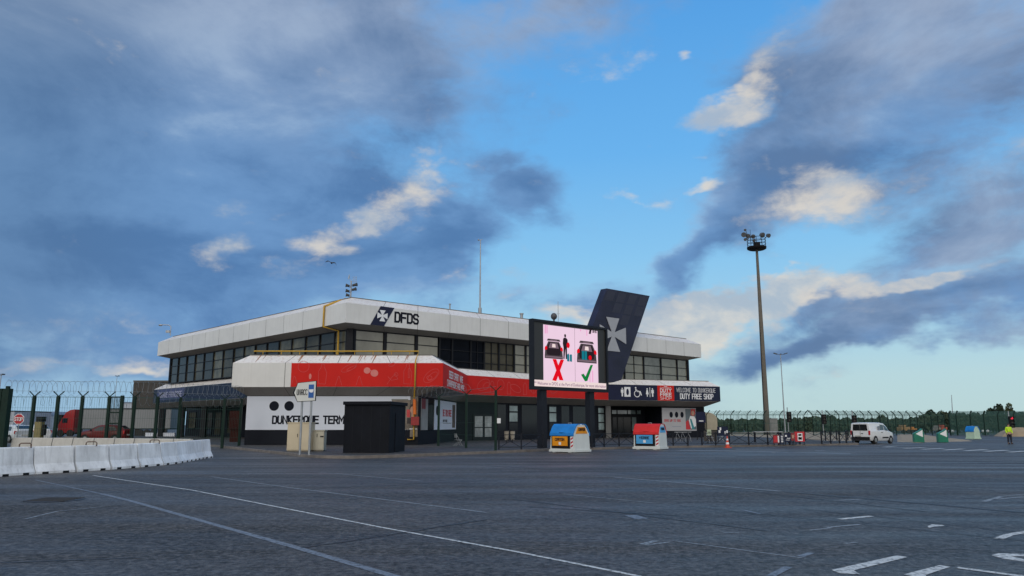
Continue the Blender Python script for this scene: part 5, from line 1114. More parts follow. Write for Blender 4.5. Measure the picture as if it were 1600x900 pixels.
def hatch(label, paint_, group=None):
    st_ = [(-2.0,.34,.90,1.0,.80,.66),(-1.93,.27,.92,1.12,.85,.66),(-1.45,.24,.94,1.44,.87,.60),(-.5,.22,.94,1.50,.88,.60),(.25,.22,.93,1.46,.88,.60),(1.0,.24,.92,1.06,.87,.62),(1.6,.26,.82,.92,.84,.66),(1.98,.32,.62,.70,.74,.6)]
    return car('parked_car', label, 'car', paint_, st_, (-1.25, 1.25), .30, [[(-1.35,.12),(-.28,.1),(-.28,.86),(-1.1,.86)], [(-.2,.1),(.78,.12),(.2,.86),(-.2,.86)]],
      [(-.60,-1.90,1.14),(.60,-1.90,1.14),(.53,-1.50,1.40),(-.53,-1.50,1.40)], {'mirror': .75, 'glass': [(-.6,1.0,1.08),(.6,1.0,1.08),(.56,.30,1.42),(-.56,.30,1.42)], 'plate': .62, 'bumper': paint_}, (.86, -1.96, .72, .98, .2), group)[0]
c1 = hatch('silver white hatchback parked behind the fence beside the stop sign', CARS); q = P(28, 690, 76); put(c1, (q.x, 75, 0), R(60)); c1.scale = (1.1, 1.1, 1.12)
c2 = hatch('white hatchback parked behind the fence next to the red truck cab', CARW); q = P(87, 690, 84); put(c2, (q.x, 80, 0), R(50)); c2.scale = (1.1, 1.1, 1.12)
c3 = hatch('low dark red car parked side on in front of the grey trailer', CARR); q = P(158, 690, 76); put(c3, (q.x, 76.5, 0), R(95)); c3.scale = (1.12, 1.12, 1.12)
# lorry: red cab and grey trailer
tr = thing('articulated_lorry', 'red lorry cab with long grey box trailer beyond the green fence', 'lorry', (ray(165, 660)[0]*111, 111, 0))
X_ = lambda u: ray(u, 650)[0]*111
b = MB(); b.box((X_(131), 110, 1.15), (X_(272), 112.6, 3.85)); b.build('trailer_box', GREYT, tr, bevel=.04)
b = MB(); b.box((X_(131), 109.96, 3.86), (X_(272), 112.6, 3.98)); b.box((X_(131), 109.96, 1.02), (X_(272), 112.6, 1.14)); b.build('trailer_frame', PLAST, tr)
b = MB(); x0_ = X_(99); x1_ = X_(122.5); prof = [(x0_+.0,.55),(x0_+.0,1.7),(x0_+.15,2.0),(x0_+.55,2.75),(x0_+.9,3.4),(x0_+1.5,3.75),(x1_,3.85),(x1_,.55)]
b.loft([[Vector((x, y, z)) for x, z in prof] for y in (110.0, 112.5)]); cb = b.build('cab', REDT, tr, bevel=.05)
b = MB(); b.box((x0_+.5, 109.97, 1.95), (x0_+1.25, 109.99, 2.6)); b.build('cab_window', CARG, cb)
b = MB(); b.box((x0_+.1, 110.1, .35), (x1_+1.0, 112.4, .54)); b.build('chassis', PLAST, tr)
for u in (103, 118, 226, 236, 246): 
    b = MB(); b.tube([(X_(u), 109.95, .5), (X_(u), 110.25, .5)], .5, 16); b.build('wheel', RUBBER, tr)
b = MB(); b.box((X_(92), 110.6, 1.2), (X_(98), 111.6, 3.1)); b.build('mirror_arm', PLAST, tr)
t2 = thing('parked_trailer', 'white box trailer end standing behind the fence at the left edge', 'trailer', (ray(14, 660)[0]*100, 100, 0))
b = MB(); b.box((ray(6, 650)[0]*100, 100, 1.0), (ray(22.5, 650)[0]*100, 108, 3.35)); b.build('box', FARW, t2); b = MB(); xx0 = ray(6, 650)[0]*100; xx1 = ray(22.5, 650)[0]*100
b.box((xx0-.02, 99.97, 3.36), (xx1+.02, 108, 3.48)); b.box(((xx0+xx1)/2-.03, 99.96, 1.0), ((xx0+xx1)/2+.03, 99.99, 3.3)); b.box((xx0+.1, 99.95, 2.1), (xx1-.1, 99.98, 2.16)); b.box((xx0+.1, 100.2, .45), (xx1-.1, 107, .99)); b.build('frame', PLAST, t2)
for s_ in (xx0+.25, xx1-.25): b = MB(); b.tube([(s_-.15, 101, .5), (s_+.15, 101, .5)], .5, 14); b.build('wheel', RUBBER, t2)
# stop sign
so_ = thing('stop_sign', 'red octagonal stop sign on a grey pole behind the left fence', 'road sign', (ray(29.5, 655)[0]*60, 60, 0))
wO = Wall((ORG[so_.name].x-1, 60), (ORG[so_.name].x+1, 60)); b = MB(); oc = lambda r_: [(1+r_*math.cos(R(22.5+45*k)), 2.10+r_*math.sin(R(22.5+45*k))) for k in range(8)]
wO.poly(b, oc(.44), 0, .02); pt_ = b.build('sign_plate', PWHITE, so_); b = MB(); wO.poly(b, oc(.39), .021, .006); b.build('red_face', STOPR, pt_)
b = MB(); letters(b, wO, 'STOP', .70, 1.98, .24, .60, 1.3, .029); b.build('lettering', PWHITE, pt_)
b = MB(); b.tube([(ORG[so_.name].x, 60.05, 0), (ORG[so_.name].x, 60.05, 2.3)], .04, 8); b.build('pole', GALV, so_)
# khaki ticket machine
kt = thing('ticket_machine', 'tall khaki machine with a black top between the two parked cars', 'ticket machine', (ray(61, 660)[0]*72, 72, 0)); x_ = ORG[kt.name].x
b = MB(); b.box((x_-.42, 72, 0), (x_+.22, 72.6, 1.95)); b.build('body', KHAKI, kt, bevel=.04); b = MB(); b.box((x_-.3, 71.95, 1.96), (x_+.3, 72.6, 2.42)); b.box((x_+.23, 72.1, .7), (x_+.5, 72.5, 1.7)); b.build('top_unit', PLAST, kt, bevel=.03)
# elevated brown block left of the building and small things over there
bb_ = thing('brown_cladded_block', 'dark brown raised box building just left of the terminal', 'building', (ray(228, 640)[0]*118, 118, 0))
b = MB(); b.box((ray(207, 620)[0]*118, 118, 3.95), (ray(262, 620)[0]*118, 132, 8.2)); b.build('cladding', BROWN, bb_); b = MB(); b.box((ray(206.5, 620)[0]*118, 117.9, 8.21), (ray(262, 620)[0]*118, 132.1, 8.4)); b.build('roof_edge', JOINT, bb_)
for u in (214, 240, 258): b = MB(); x_ = ray(u, 650)[0]*118; b.box((x_-.25, 118.2, 0), (x_+.25, 118.7, 3.94)); b.build('column', BROWN, bb_)
b = MB(); 
bw = thing('low_white_wall', 'low white wall under the raised block behind the arcade columns', 'wall', (ray(248, 690)[0]*104, 104, 0)); b.box((ray(226, 690)[0]*104, 104, 0), (ray(272, 690)[0]*104, 104.3, .55)); b.box((ray(226, 690)[0]*104, 103.97, .551), (ray(272, 690)[0]*104, 104.33, .62)); b.build('wall_run', PANELW, bw)
def street_lamp(label, u, v0, Y, heads, w=.07, hz=None):
    x_ = ray(u, v0)[0]*Y; z_ = P(u, v0, Y).z; t = thing('street_lamp', label, 'street lamp', (x_, Y, 0)); b = MB(); b.tube([(x_,Y,0), (x_,Y,z_*.5), (x_,Y,z_)], [w*1.5, w*1.1, w*.8], 8); b.build('pole', GALV, t)
    for dx in heads:
        b = MB(); b.bar((x_, Y, z_-.05), (x_+dx*.5, Y, z_+.06), .06); b.bar((x_+dx*.5, Y, z_+.06), (x_+dx, Y, z_+.22 if abs(dx) > .4 else z_+.1), .32 if abs(dx) > .4 else .5, .12); b.build('lamp_head', mat('lamp_dark', (.06,.065,.07), .5), t)
    return t
street_lamp('slim street lamp with three flat heads right of the tall mast', 1219.5, 554, 112, (-1.0, .05, 1.0), .07)
street_lamp('thin lamp post with a small dark head behind the fence left of the building', 183, 588, 150, (-.3, .4), .05)
street_lamp('lamp post with a stubby head at the extreme left edge of the photo', 2, 586, 90, (-.45, .3), .06)
# domed sheds on the left horizon and a tower block
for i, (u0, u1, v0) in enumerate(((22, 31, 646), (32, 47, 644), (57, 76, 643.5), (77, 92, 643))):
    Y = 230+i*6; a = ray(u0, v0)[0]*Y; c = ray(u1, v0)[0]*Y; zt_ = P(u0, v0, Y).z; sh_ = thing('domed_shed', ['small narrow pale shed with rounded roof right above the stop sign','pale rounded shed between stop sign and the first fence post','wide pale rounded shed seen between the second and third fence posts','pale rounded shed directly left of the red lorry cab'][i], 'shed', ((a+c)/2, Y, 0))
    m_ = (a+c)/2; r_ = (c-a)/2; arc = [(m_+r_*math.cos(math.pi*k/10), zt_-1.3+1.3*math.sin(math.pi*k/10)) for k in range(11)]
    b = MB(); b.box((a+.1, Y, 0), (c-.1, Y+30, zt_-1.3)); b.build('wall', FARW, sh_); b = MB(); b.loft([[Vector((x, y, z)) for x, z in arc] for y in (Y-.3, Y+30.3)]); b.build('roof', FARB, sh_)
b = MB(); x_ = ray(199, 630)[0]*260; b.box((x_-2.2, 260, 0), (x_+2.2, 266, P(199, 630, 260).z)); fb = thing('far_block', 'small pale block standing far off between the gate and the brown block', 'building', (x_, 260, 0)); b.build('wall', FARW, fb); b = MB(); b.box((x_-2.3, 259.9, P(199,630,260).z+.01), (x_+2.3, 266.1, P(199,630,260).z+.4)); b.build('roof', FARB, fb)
# ================================================================== RIGHT SIDE
# high mast with lamp ring
hm = thing('high_light_mast', 'very tall tapered light mast with a round platform of floodlights', 'light mast', (40.2, 122, 0)); zt_ = P(1182, 390, 122).z
b = MB(); b.tube([(40.2,122,0), (40.2,122,zt_*.5), (40.2,122,zt_)], [.46, .34, .20], 16); b.build('pole', CONCM, hm)
b = MB(); b.tube([(40.2-.5,121.75,0), (40.2-.32,121.8,zt_*.6)], .05, 6); b.build('cable_duct', PLAST, hm)
b = MB(); b.tube([(40.2,122,zt_-.02), (40.2,122,zt_+.10), (40.2,122,zt_+.42)], [1.3, 1.52, 1.55], 24); pf = b.build('platform', PLAST, hm)
b = MB()
for k in range(10):
    a = 2*math.pi*k/10; q = Vector((40.2+1.48*math.cos(a), 122+1.48*math.sin(a), zt_+.42)); b.bar(q, q+Vector((0,0,1.5)), .07)
for dz in (.5, 1.0, 1.5):
    r_ = [Vector((40.2+1.48*math.cos(2*math.pi*k/20), 122+1.48*math.sin(2*math.pi*k/20), zt_+.42+dz)) for k in range(21)]; b.tube(r_, .04, 5, caps=False)
b.tube([(40.2-.9,122,zt_+.4), (40.2-.9,122,zt_+3.4)], .03, 5); b.build('handrail', PLAST, hm); b = MB(); b.box((39.8,121.6,zt_+.43), (40.7,122.4,zt_+1.2)); b.build('control_box', PLAST, hm)
for (dx, dz, s_) in ((-2.1,2.4,.42),(-1.4,2.2,.36),(-.6,2.1,.36),(.75,2.35,.44),(1.75,2.25,.36),(-1.85,3.2,.2),(-1.9,1.6,.25),(-.5,1.4,.25)):
    q = Vector((40.2+dx, 121.4, zt_+dz)); b = MB(); b.tube([q+Vector((-.18 if dx < 0 else .12, -.25, -.12)), q, q+Vector((.12, .3, .12))], [s_, s_*.9, s_*.4], 12); b.bar(q, Vector((40.2+dx*.72, 121.6, zt_+1.7)), .07); b.build('floodlight', mat('floodlight_grey', (.10,.105,.11), .4), hm)
cbx = MB(); q = P(1207, 672, 124); cbx.box((q.x-.9, 124, 0), (q.x+.9, 125, 2.6)); cbx.box((q.x-.95, 123.95, 2.601), (q.x+.95, 125.05, 2.7)); t_ = thing('equipment_cabin', 'pale grey cabin at the foot of the tall mast', 'cabin', (q.x, 124, 0)); cbx.build('body', mat('cabin_grey', (.26,.26,.26), .6), t_)
# traffic signals
def signal(label, u, v0, Y, s_=1.0, lit_=False, vb=None, heads=1):
    x_ = ray(u, v0)[0]*Y; z1_ = P(u, v0, Y).z; t = thing('traffic_signal', label, 'traffic light', (x_, Y, 0)); b = MB(); b.tube([(x_-.1,Y,0), (x_-.1,Y,z1_+.6*s_)], .06, 8); b.build('pole', GALV, t)
    b = MB(); b.box((x_-.30*s_, Y-.35, z1_-1.35*s_), (x_+.30*s_, Y-.07, z1_)); hd = b.build('signal_head', PLAST, t, bevel=.04)
    for k in range(3):
        zc = z1_-.22*s_-k*.42*s_; b = MB(); b.tube([(x_, Y-.37, zc), (x_, Y-.355, zc)], .15*s_, 14); b.build('lens', E_SIG if (lit_ and k == 0) else mat('dark_lens', (.03,.025,.02), .2), hd)
        b = MB(); pts_ = [(x_+.18*s_*math.cos(a), zc+.18*s_*math.sin(a)) for a in [math.pi*j/8 for j in range(9)]]; b.add([(x, Y-.36, z) for x, z in pts_]+[(x, Y-.6, z) for x, z in pts_], [(i, i+1, i+10, i+9) for i in range(8)]); b.build('visor', PLAST, hd)
    return t
signal('black traffic light on a grey pole beside the slim street lamp', 1231.5, 643.5, 104, 1.0); signal('black traffic light on a pole halfway between the slim lamp and the van', 1286, 647.5, 104, .95); signal('black traffic light right behind the left rear corner of the van', 1333, 649, 100, 1.0)
signal('traffic light showing red behind the person in the yellow jacket', 1577.5, 650.5, 88, .95, True)
# arrow markers, cone, boards
def arrow_marker(label, u, v, Y=None):
    p = G(u, v); t = thing('arrow_marker', label, 'traffic marker', tuple(p), 'green arrow markers at the lane split'); w_ = Wall((p.x-.45, p.y+.0), (p.x+.5, p.y-.12)); b = MB()
    w_.poly(b, [(0,0),(.92,0),(.92,.95),(.78,1.32),(.62,1.15),(.02,.85)], -.5, .5); b.build('body', SIGNG, t, bevel=.03); b = MB(); w_.poly(b, [(.16,.80),(.80,1.18),(.80,.50)], .002, .006); b.build('white_arrow', PWHITE, t); return t
arrow_marker('green marker with white left arrow, nearer the van of the pair', 1436.5, 691.2); arrow_marker('green marker with white left arrow, nearer the pale green container', 1474, 691.2)
cn = thing('traffic_cone', 'orange and white traffic cone at the kerb in front of the railing', 'traffic cone', tuple(G(1137, 699.8))); p = G(1137, 699.8)
OC = mat('cone_orange', (.55,.05,.02), .5); b = MB(); b.loft([[p+Vector((x*s_, y*s_, z)) for x, y in ((-1,-1),(1,-1),(1,1),(-1,1))] for s_, z in ((.24,0),(.24,.04),(.21,.05))]); b.build('base', OC, cn)
for z0_, z1_, m_ in ((.05,.26,OC),(.261,.40,PWHITE),(.401,.54,OC),(.541,.66,PWHITE),(.661,.86,OC)):
    f_ = lambda z: .17-.145*z/.86; b = MB(); b.tube([p+Vector((0,0,z0_)), p+Vector((0,0,z1_))], [f_(z0_), f_(z1_)], 14); b.build('band', m_, cn)
def board(name, label, cat, u0, u1, v0, v1, Y, cols, feet=True, legs=(.08,), group=None):
    x0_, x1_ = ray(u0, v0)[0]*Y, ray(u1, v0)[0]*Y; za, zb_ = P(u0, v1, Y).z, P(u0, v0, Y).z; t = thing(name, label, cat, ((x0_+x1_)/2, Y, .145), group)
    b = MB(); b.box((x0_, Y-.03, za), (x1_, Y+.03, zb_)); f_ = b.build('panel', cols[0], t)
    for (a, c, e, g_, m_) in cols[1:]:
        b = MB(); b.box((x0_+(x1_-x0_)*a, Y-.045, za+(zb_-za)*e), (x0_+(x1_-x0_)*c, Y-.0305, za+(zb_-za)*g_)); b.build('print', m_, f_)
    for x in (x0_+.06, x1_-.06): b = MB(); b.box((x-.03, Y-.02, .145), (x+.03, Y+.3, .175)); b.box((x-.025, Y-.025, .145), (x+.025, Y+.025, za)); b.build('leg', STEELD, t)
    return t
PR = MATS['print_red']; TEALP = MATS['poster_teal']
board('advert_board', 'small red and dark advert board, leftmost of the row at the railing', 'advert board', 1207.5, 1217, 679.5, 692.5, 58.5, [MATS['poster_maroon'], (.1,.7,.15,.85,PR), (.75,.95,.1,.9,PWHITE)])
board('advert_board', 'navy advert board with small white lines in the row at the railing', 'advert board', 1217.8, 1224, 679, 693, 58.6, [NAVYB]+[(.3,.8,.15+.2*k,.26+.2*k,PWHITE) for k in range(4)])
board('advert_board', 'wider navy advert board with white lettering beside the red one', 'advert board', 1225, 1235, 677, 690.5, 58.8, [NAVYB, (.1,.4,.6,.8,PWHITE), (.35,.9,.38,.46,PWHITE), (.2,.8,.2,.25,PWHITE)])
board('advert_board', 'narrow dark red advert board between the navy and the big red ones', 'advert board', 1235.6, 1240.5, 676.5, 688.5, 59.2, [MATS['poster_maroon'], (.2,.85,.3,.75,MATS['poster_skin'])])
board('advert_board', 'big red advert board with a white sheet in its middle', 'advert board', 1241.3, 1256.5, 674.5, 690, 59.5, [PR, (.27,.77,.08,.86,PWHITE), (.34,.70,.2,.45,MATS['poster_bluegrey']), (.36,.68,.58,.76,PR)])
board('dark_info_sign', 'dark navy sign board on legs at the right corner of the building', 'sign board', 1087, 1102, 643.5, 660.5, 80, [NAVYP, (.3,.75,.12,.20,PWHITE)])
for x_ in (): pass
bn = board('navy_barrier_banner', 'navy cloth banner with white blots behind the railing near the cone', 'banner', 1120.5, 1137, 666.5, 681, 68, [NAVYB, (.1,.28,.3,.6,PWHITE), (.22,.36,.6,.9,PWHITE), (.66,.78,.2,.5,PWHITE), (.84,.97,.25,.6,PWHITE)])
board('pale_notice', 'small pale green notice on a dark stand left of the navy banner', 'notice', 1104.5, 1111, 671, 680, 66, [mat('pale_green_sheet', (.36,.42,.30), .6), (.2,.8,.5,.6,PLAST)])
tk = thing('sand_silo', 'pale beige rounded tank behind the dark navy sign', 'tank', (ray(1106, 660)[0]*118, 118, 0)); x_ = ORG[tk.name].x; b = MB(); arc = [(x_+1.45*math.cos(math.pi*k/12), 2.4+1.15*math.sin(math.pi*k/12)) for k in range(13)]
b.loft([[Vector((x, y, z)) for x, z in [(x_+1.45, .9)]+arc+[(x_-1.45, .9)]] for y in (118, 123)]); b.build('tank_body', mat('tank_beige', (.40,.36,.27), .6), tk); b = MB(); b.box((x_-1.3, 118.3, 0), (x_+1.3, 122.7, .89)); b.build('chassis', PLAST, tk)
bx = MB(); bx.box((ray(1100,680)[0]*74, 74, .145), (ray(1120,680)[0]*74, 74.1, 1.1)); tag(bx.build('brown_hoarding', BROWN), 'low brown hoarding panel under the beige tank', 'hoarding')
# bicycle rack and picnic chairs
def rack(label, u, v, n_=3):
    p = G(u, v, .145); t = thing('bicycle_rack', label, 'bicycle rack', tuple(p))
    b = MB(); b.bar(p+Vector((0,0,.86)), p+Vector((1.6,.1,.86)), .05); b.build('top_rail', GALV, t)
    for k in range(n_):
        q = p+Vector((.25+.5*k, .03*k, 0)); b = MB(); b.tube([q, q+Vector((-.1,0,.4)), q+Vector((.0,0,.84)), q+Vector((.22,0,.4)), q+Vector((.3,0,0))], .022, 6); b.build('hoop', GALV, t)
rack('silver hoop rack on the pavement right of the red lidded container', 1054, 690)
def chair(label, u, v, rz):
    t = thing('folding_chair', label, 'chair', (0,0,0)); 
    b = MB(); b.box((-.22,-.2,.43), (.22,.22,.46)); b.build('seat', GALV, t); b = MB(); b.box((-.22,.2,.6), (.22,.23,.88)); b.build('backrest', GALV, t)
    for sx in (-.21, .21): b = MB(); b.bar((sx,.25,.88), (sx,-.25,0), .025); b.bar((sx,-.2,.44), (sx,.3,0), .025); b.build('leg', GALV, t)
    return put(t, G(u, v, .145), rz)
chair('folded metal chair behind the railing left of the cone', 1110, 692, .4); chair('metal chair behind the green post, left of the front doors', 716, 697, 2.0); chair('metal chair under the navy banner with white blots', 1127, 689, 1.2)
def bench(label, u, v, m_, w_=1.7):
    p = G(u, v, .145); t = thing('bench_seat', label, 'bench', tuple(p)); b = MB(); b.box((p.x-w_/2, p.y, .55), (p.x+w_/2, p.y+.5, .62)); b.build('seat', m_, t)
    for x in (-w_/2+.1, w_/2-.1): b = MB(); b.box((p.x+x-.03, p.y, .145), (p.x+x+.03, p.y+.5, .549)); b.build('leg', STEELD, t)
    b = MB(); b.box((p.x-w_/2, p.y+.46, .75), (p.x+w_/2, p.y+.5, 1.05)); b.build('backrest', m_, t)
bench('dark bench in front of the long wall, behind the first railing', 788, 690, STEELD)
for i, u in enumerate((791.5, 801)):
    p = G(u, 692, .145); t = thing('waste_bag_holder', ['pale waste sack holder, left one of the pair by the bench', 'pale waste sack holder, right one of the pair by the bench'][i], 'bin', tuple(p), 'waste sack holders'); b = MB(); b.tube([p+Vector((0,0,.25)), p+Vector((0,0,.9)), p+Vector((0,0,1.0))], [.16, .22, .2], 10); b.build('sack', mat('sack_beige', (.30,.27,.22), .7, var=.2), t); b = MB(); b.tube([p, p+Vector((0,0,.25))], .03, 6); b.tube([p+Vector((0,0,1.0)), p+Vector((0,0,1.05))], .24, 10); b.build('stand', STEELD, t)
ft = thing('low_long_table', 'pale topped long table at the railing left of the advert boards', 'table', tuple(G(1208, 691, .145))); p = G(1208, 691, .145); b = MB(); b.box((p.x-1.6, p.y, 1.02), (p.x+.9, p.y+.6, 1.08)); b.build('tabletop', mat('table_grey', (.36,.38,.40), .5), ft)
for x in (-1.5, .8): b = MB(); b.box((p.x+x-.03, p.y+.1, .145), (p.x+x+.03, p.y+.5, 1.019)); b.build('leg', STEELD, ft)
# far yard machines and barriers behind the fences
for i, (u0, u1, v0, v1, m_, lab) in enumerate(((1408,1422,664,677,mat('machine_ochre',(.28,.17,.07),.6),'ochre yellow machine behind the bent fence, left one'),(1423,1433,667,675,mat('machine_orange',(.5,.2,.03),.6),'small orange machine behind the fence right of the ochre one'),(1471,1480,664,673,mat('machine_red',(.35,.07,.04),.6),'small red machine behind the second green marker'),(1465,1470,665,674,mat('machine_tan',(.3,.27,.22),.6),'tan box beside the small red machine'))):
    Y = 150; a, c = ray(u0, v0)[0]*Y, ray(u1, v0)[0]*Y; z_ = P(u0, v0, Y).z; t = thing('yard_machine', lab, 'machine', ((a+c)/2, Y, 0)); b = MB(); b.box((a, Y, .5), (c, Y+2, z_*.75)); b.box((a+(c-a)*.2, Y+.1, z_*.75+.01), (a+(c-a)*.6, Y+1.8, z_)); b.build('body', m_, t, bevel=.08)
    for x in (a+.35, c-.35): b = MB(); b.tube([(x, Y-.1, .4), (x, Y+.2, .4)], .4, 12); b.build('wheel', RUBBER, t)
for i, u in enumerate((1489, 1536.5, 1544)):
    p = G(u, 679.5); t = thing('small_white_marker', ['small white round marker by the dark fence, left of the pale green container','small white round marker just right of the pale green container','second white round marker right of the pale green container'][i], 'marker', tuple(p)); b = MB(); b.ellipsoid(p+Vector((0,0,.62)), (.26,.2,.24)); b.build('ball', PWHITE, t); b = MB(); b.tube([p, p+Vector((0,0,.4))], .12, 8); b.build('stem', PLAST, t)
sp_ = MB(); q = G(1591, 682); sp_.loft([[q+Vector((x*s_, y*s_, z)) for x, y in ((-3.4,-1.6),(2.8,-2.0),(3.8,1.5),(-2.5,1.8))] for s_, z in ((1,0),(.7,.7),(.2,1.3))]); tag(sp_.build('gravel_heap', SAND), 'pale gravel heap behind the person in yellow at the right edge', 'gravel heap')
pole = MB(); q = P(1489, 640, 300); pole.tube([(q.x-.6,300,0), (q.x,300,P(1489,617,300).z)], [.25,.1], 6); tag(pole.build('far_aerial_pole', GALV), 'thin pole rising above the tree line on the right', 'pole')
# ================================================================== VEGETATION
def tree(label, u, v0, Y, rx, base=None, m_=LEAF, n_=900, seed=0, group='trees beyond the fences on the right'):
    rnd = random.Random(seed); x_ = ray(u, v0)[0]*Y; H = P(u, v0, Y).z; rpx = rx*Y/1209; t = thing('far_tree', label, 'tree', (x_, Y, 0), group)
    b = MB(); b.tube([(x_,Y,0), (x_+.1,Y,H*.4), (x_,Y,H*.8)], [.25,.16,.06], 7)
    for k in range(4): a = rnd.uniform(0, 6.28); b.tube([(x_,Y,H*.3), (x_+math.cos(a)*rpx*.5, Y+math.sin(a)*rpx*.5, H*.65)], [.1,.04], 5)
    b.build('trunk', BARK, t); b = MB(); lobes = []
    for k in range(9): a = rnd.uniform(0, 6.28); r_ = rnd.uniform(0, .62); lobes.append((Vector((x_+math.cos(a)*rpx*r_, Y+math.sin(a)*rpx*r_, H*rnd.uniform(.36, .78))), rnd.uniform(.28, .5)*rpx, rnd.uniform(.14, .24)*H))
    lobes.append((Vector((x_+rnd.uniform(-.2,.2)*rpx, Y, H*.8)), rpx*.4, H*.2))
    for k in range(n_):
        c_, r_, h_ = rnd.choice(lobes); d = Vector((rnd.gauss(0,1), rnd.gauss(0,1), rnd.gauss(0,1))).normalized()*rnd.uniform(.55, 1.05)**.5; p = c_+Vector((d.x*r_, d.y*r_, d.z*h_)); s_ = rnd.uniform(.10, .24)*max(1, rpx/4.5)
        e1 = Vector((rnd.gauss(0,1), rnd.gauss(0,1), rnd.gauss(0,1))).normalized(); e2 = e1.cross(Vector((rnd.gauss(0,1), rnd.gauss(0,1), 1))).normalized(); b.add([p-e1*s_-e2*s_*.6, p+e1*s_-e2*s_*.5, p+e1*s_*.7+e2*s_, p-e1*s_*.8+e2*s_*.8], [(0,1,2,3)])
    b.build('crown', m_, t)
TR_ = [(1270,650,190,13,'low round dark tree behind the fence right of the slim lamp'),(1296,648,195,16,'rounded dark tree behind the fence above the middle traffic light'),(1322,652,190,14,'low dark tree behind the fence just left of the van'),(1379,647.5,185,13,'dark tree rising directly above the van roof'),(1399,654,190,9,'small dark tree right above the van bonnet'),
 (1452,640,185,17,'broad bushy tree above the bent fence, left of the thin pole'),(1473,641,188,13,'right neighbour of the broad bushy tree by the thin pole'),(1548,637,180,11,'left shoulder tree of the tall clump near the right edge'),(1560,631,182,12,'tall upright tree in the middle of the clump near the right edge'),(1575,629.5,180,12,'tallest dark tree at the right edge above the person in yellow'),(1595,643,178,14,'tree cut by the right photo edge')]
for i, (u, v0, Y, rx, lab) in enumerate(TR_): tree(lab, u, v0, Y, rx, m_=LEAF if i % 3 else LEAF2, n_=1500, seed=i+3)
hd = MB(); rnd = random.Random(5)
def vtop(u):
    pts_ = [(1090,656.5),(1230,655.5),(1262,653),(1330,655),(1420,655),(1440,650),(1485,647),(1540,647),(1620,646)]
    for (a, b_), (c, d) in zip(pts_, pts_[1:]):
        if a <= u <= c: return b_+(d-b_)*(u-a)/(c-a)
    return 655
for k in range(15000):
    u = rnd.uniform(1092, 1640); Y = rnd.uniform(168, 180); hmax = P(u, vtop(u), Y).z*(1+.05*math.sin(u*.31)+.04*math.sin(u*.83+1)); z = hmax*rnd.random()**.6; p = Vector((ray(u, 660)[0]*Y, Y, z)); s_ = rnd.uniform(.18, .42)
    e1 = Vector((rnd.gauss(0,1), rnd.gauss(0,.4), rnd.gauss(0,.6))).normalized(); e2 = e1.cross(Vector((0, 1, rnd.gauss(0,.4)))).normalized(); hd.add([p-e1*s_, p-e2*s_*.8, p+e1*s_, p+e2*s_*.8], [(0,1,2,3)])
tag(hd.build('woodland_edge', LEAF), 'long dark band of bushes and trees along the horizon beyond the fences', 'woodland', kind='stuff')
# ================================================================== PERSON and GULL
pr_ = thing('person', 'person standing in a yellow hi-vis jacket and dark trousers at the right edge', 'person', tuple(G(1578.5, 694)))
p0 = G(1578.5, 694); sc_ = 1.0
def skin_body(joints, edges, name, mats, parent, sub=2):
    me = bpy.data.meshes.new(name); me.from_pydata([tuple(p0+Vector(j[:3])-ORG[parent.name]) for j in joints], edges, []); o = bpy.data.objects.new(name, me); C.objects.link(o); o.parent = parent; ORG[o.name] = ORG[parent.name]
    md = o.modifiers.new('skin', 'SKIN'); md.use_smooth_shade = True
    for i, j in enumerate(joints): me.skin_vertices[0].data[i].radius = (j[3], j[4] if len(j) > 4 else j[3])
    me.skin_vertices[0].data[0].use_root = True; sd_ = o.modifiers.new('sub', 'SUBSURF'); sd_.levels = sub; sd_.render_levels = sub; me.materials.append(mats); return o
J = [(0,0,.94,.14,.11),(0,0,1.12,.13,.10),(0,0,1.34,.16,.11),(0,0,1.46,.09,.07),(0,-.01,1.53,.055),(0,-.02,1.62,.085,.10),(0,-.02,1.72,.075,.085),
     (-.19,0,1.42,.06),(-.25,.02,1.14,.045),(-.22,-.1,.90,.032),(-.21,-.15,.82,.03),(.19,0,1.42,.06),(.25,.02,1.14,.045),(.22,-.1,.90,.032),(.21,-.15,.82,.03),
     (-.10,0,.86,.095),(-.12,-.01,.50,.065),(-.13,.02,.10,.045),(-.14,-.10,.045,.04),(.10,0,.86,.095),(.11,-.03,.50,.065),(.12,.0,.10,.045),(.14,-.12,.045,.04)]
E = [(0,1),(1,2),(2,3),(3,4),(4,5),(5,6),(2,7),(7,8),(8,9),(9,10),(2,11),(11,12),(12,13),(13,14),(0,15),(15,16),(16,17),(17,18),(0,19),(19,20),(20,21),(21,22)]
skin_body(J, E, 'body', SKIN, pr_)
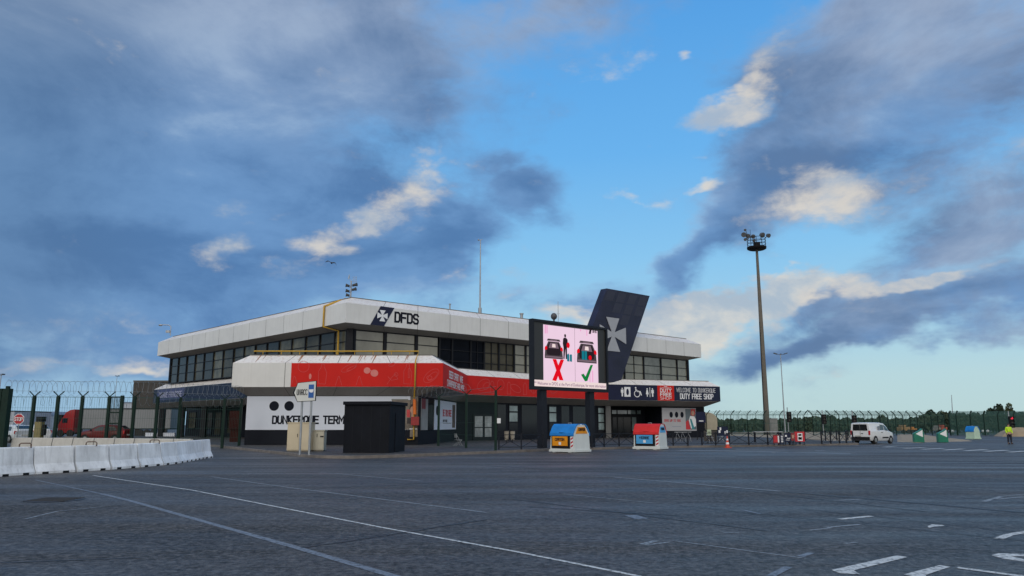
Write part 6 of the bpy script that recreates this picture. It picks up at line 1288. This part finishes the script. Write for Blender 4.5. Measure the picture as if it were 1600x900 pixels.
JJ = [(0,0,.98,.19,.14),(0,0,1.14,.17,.13),(0,0,1.34,.19,.14),(0,0,1.47,.10,.09),(-.20,0,1.42,.085),(-.26,.02,1.14,.07),(-.22,-.09,.92,.055),(.20,0,1.42,.085),(.26,.02,1.14,.07),(.22,-.09,.92,.055)]
skin_body(JJ, [(0,1),(1,2),(2,3),(2,4),(4,5),(5,6),(2,7),(7,8),(8,9)], 'jacket', HIVIS, pr_)
JT = [(0,0,.95,.155,.12),(-.10,0,.84,.115),(-.12,-.01,.50,.085),(-.13,.02,.10,.075),(.10,0,.84,.115),(.11,-.03,.50,.085),(.12,0,.10,.075)]
skin_body(JT, [(0,1),(1,2),(2,3),(0,4),(4,5),(5,6)], 'trousers', TROU, pr_)
for s_ in (-1, 1): b = MB(); b.ellipsoid(p0+Vector((s_*.13, -.06, .05)), (.055, .15, .05)); b.build('shoe', PLAST, pr_)
b = MB(); b.ellipsoid(p0+Vector((0, .005, 1.70)), (.095, .115, .09)); b.build('hair', mat('dark_hair', (.02,.015,.012), .7), pr_)
b = MB(); b.add([p0+Vector(v) for v in ((-.012,-.115,1.66),(.012,-.115,1.66),(.016,-.135,1.625),(-.016,-.135,1.625),(0,-.10,1.61))], [(0,1,2,3),(2,3,4)]); b.build('nose', SKIN, pr_)
gl_ = thing('flying_gull', 'single gull gliding with spread wings left above the roof corner', 'bird', tuple(P(518, 411, 75))); o_ = P(518, 411, 75)
b = MB(); b.tube([o_+Vector(v) for v in ((.0,-.26,.0),(0,-.18,.02),(0,0,0),(0,.18,-.01),(0,.28,.0))], [.02,.06,.09,.05,.02], 8); b.build('body', GULLM, gl_)
for s_, pts_ in ((-1, [(0,0),(-.24,.15),(-.36,.2),(-.62,.08)]), (1, [(0,0),(.2,.02),(.38,.0),(.50,-.26)])):
    b = MB(); vs = []; ws_ = [.13, .16, .13, .03]
    for (x, z), w_ in zip(pts_, ws_): vs += [o_+Vector((x, -w_, z+.04)), o_+Vector((x, w_, z+.04)), o_+Vector((x, w_, z)), o_+Vector((x, -w_, z))]
    b.loft([vs[i*4:i*4+4] for i in range(4)]); b.build('wing', GULLM, gl_)
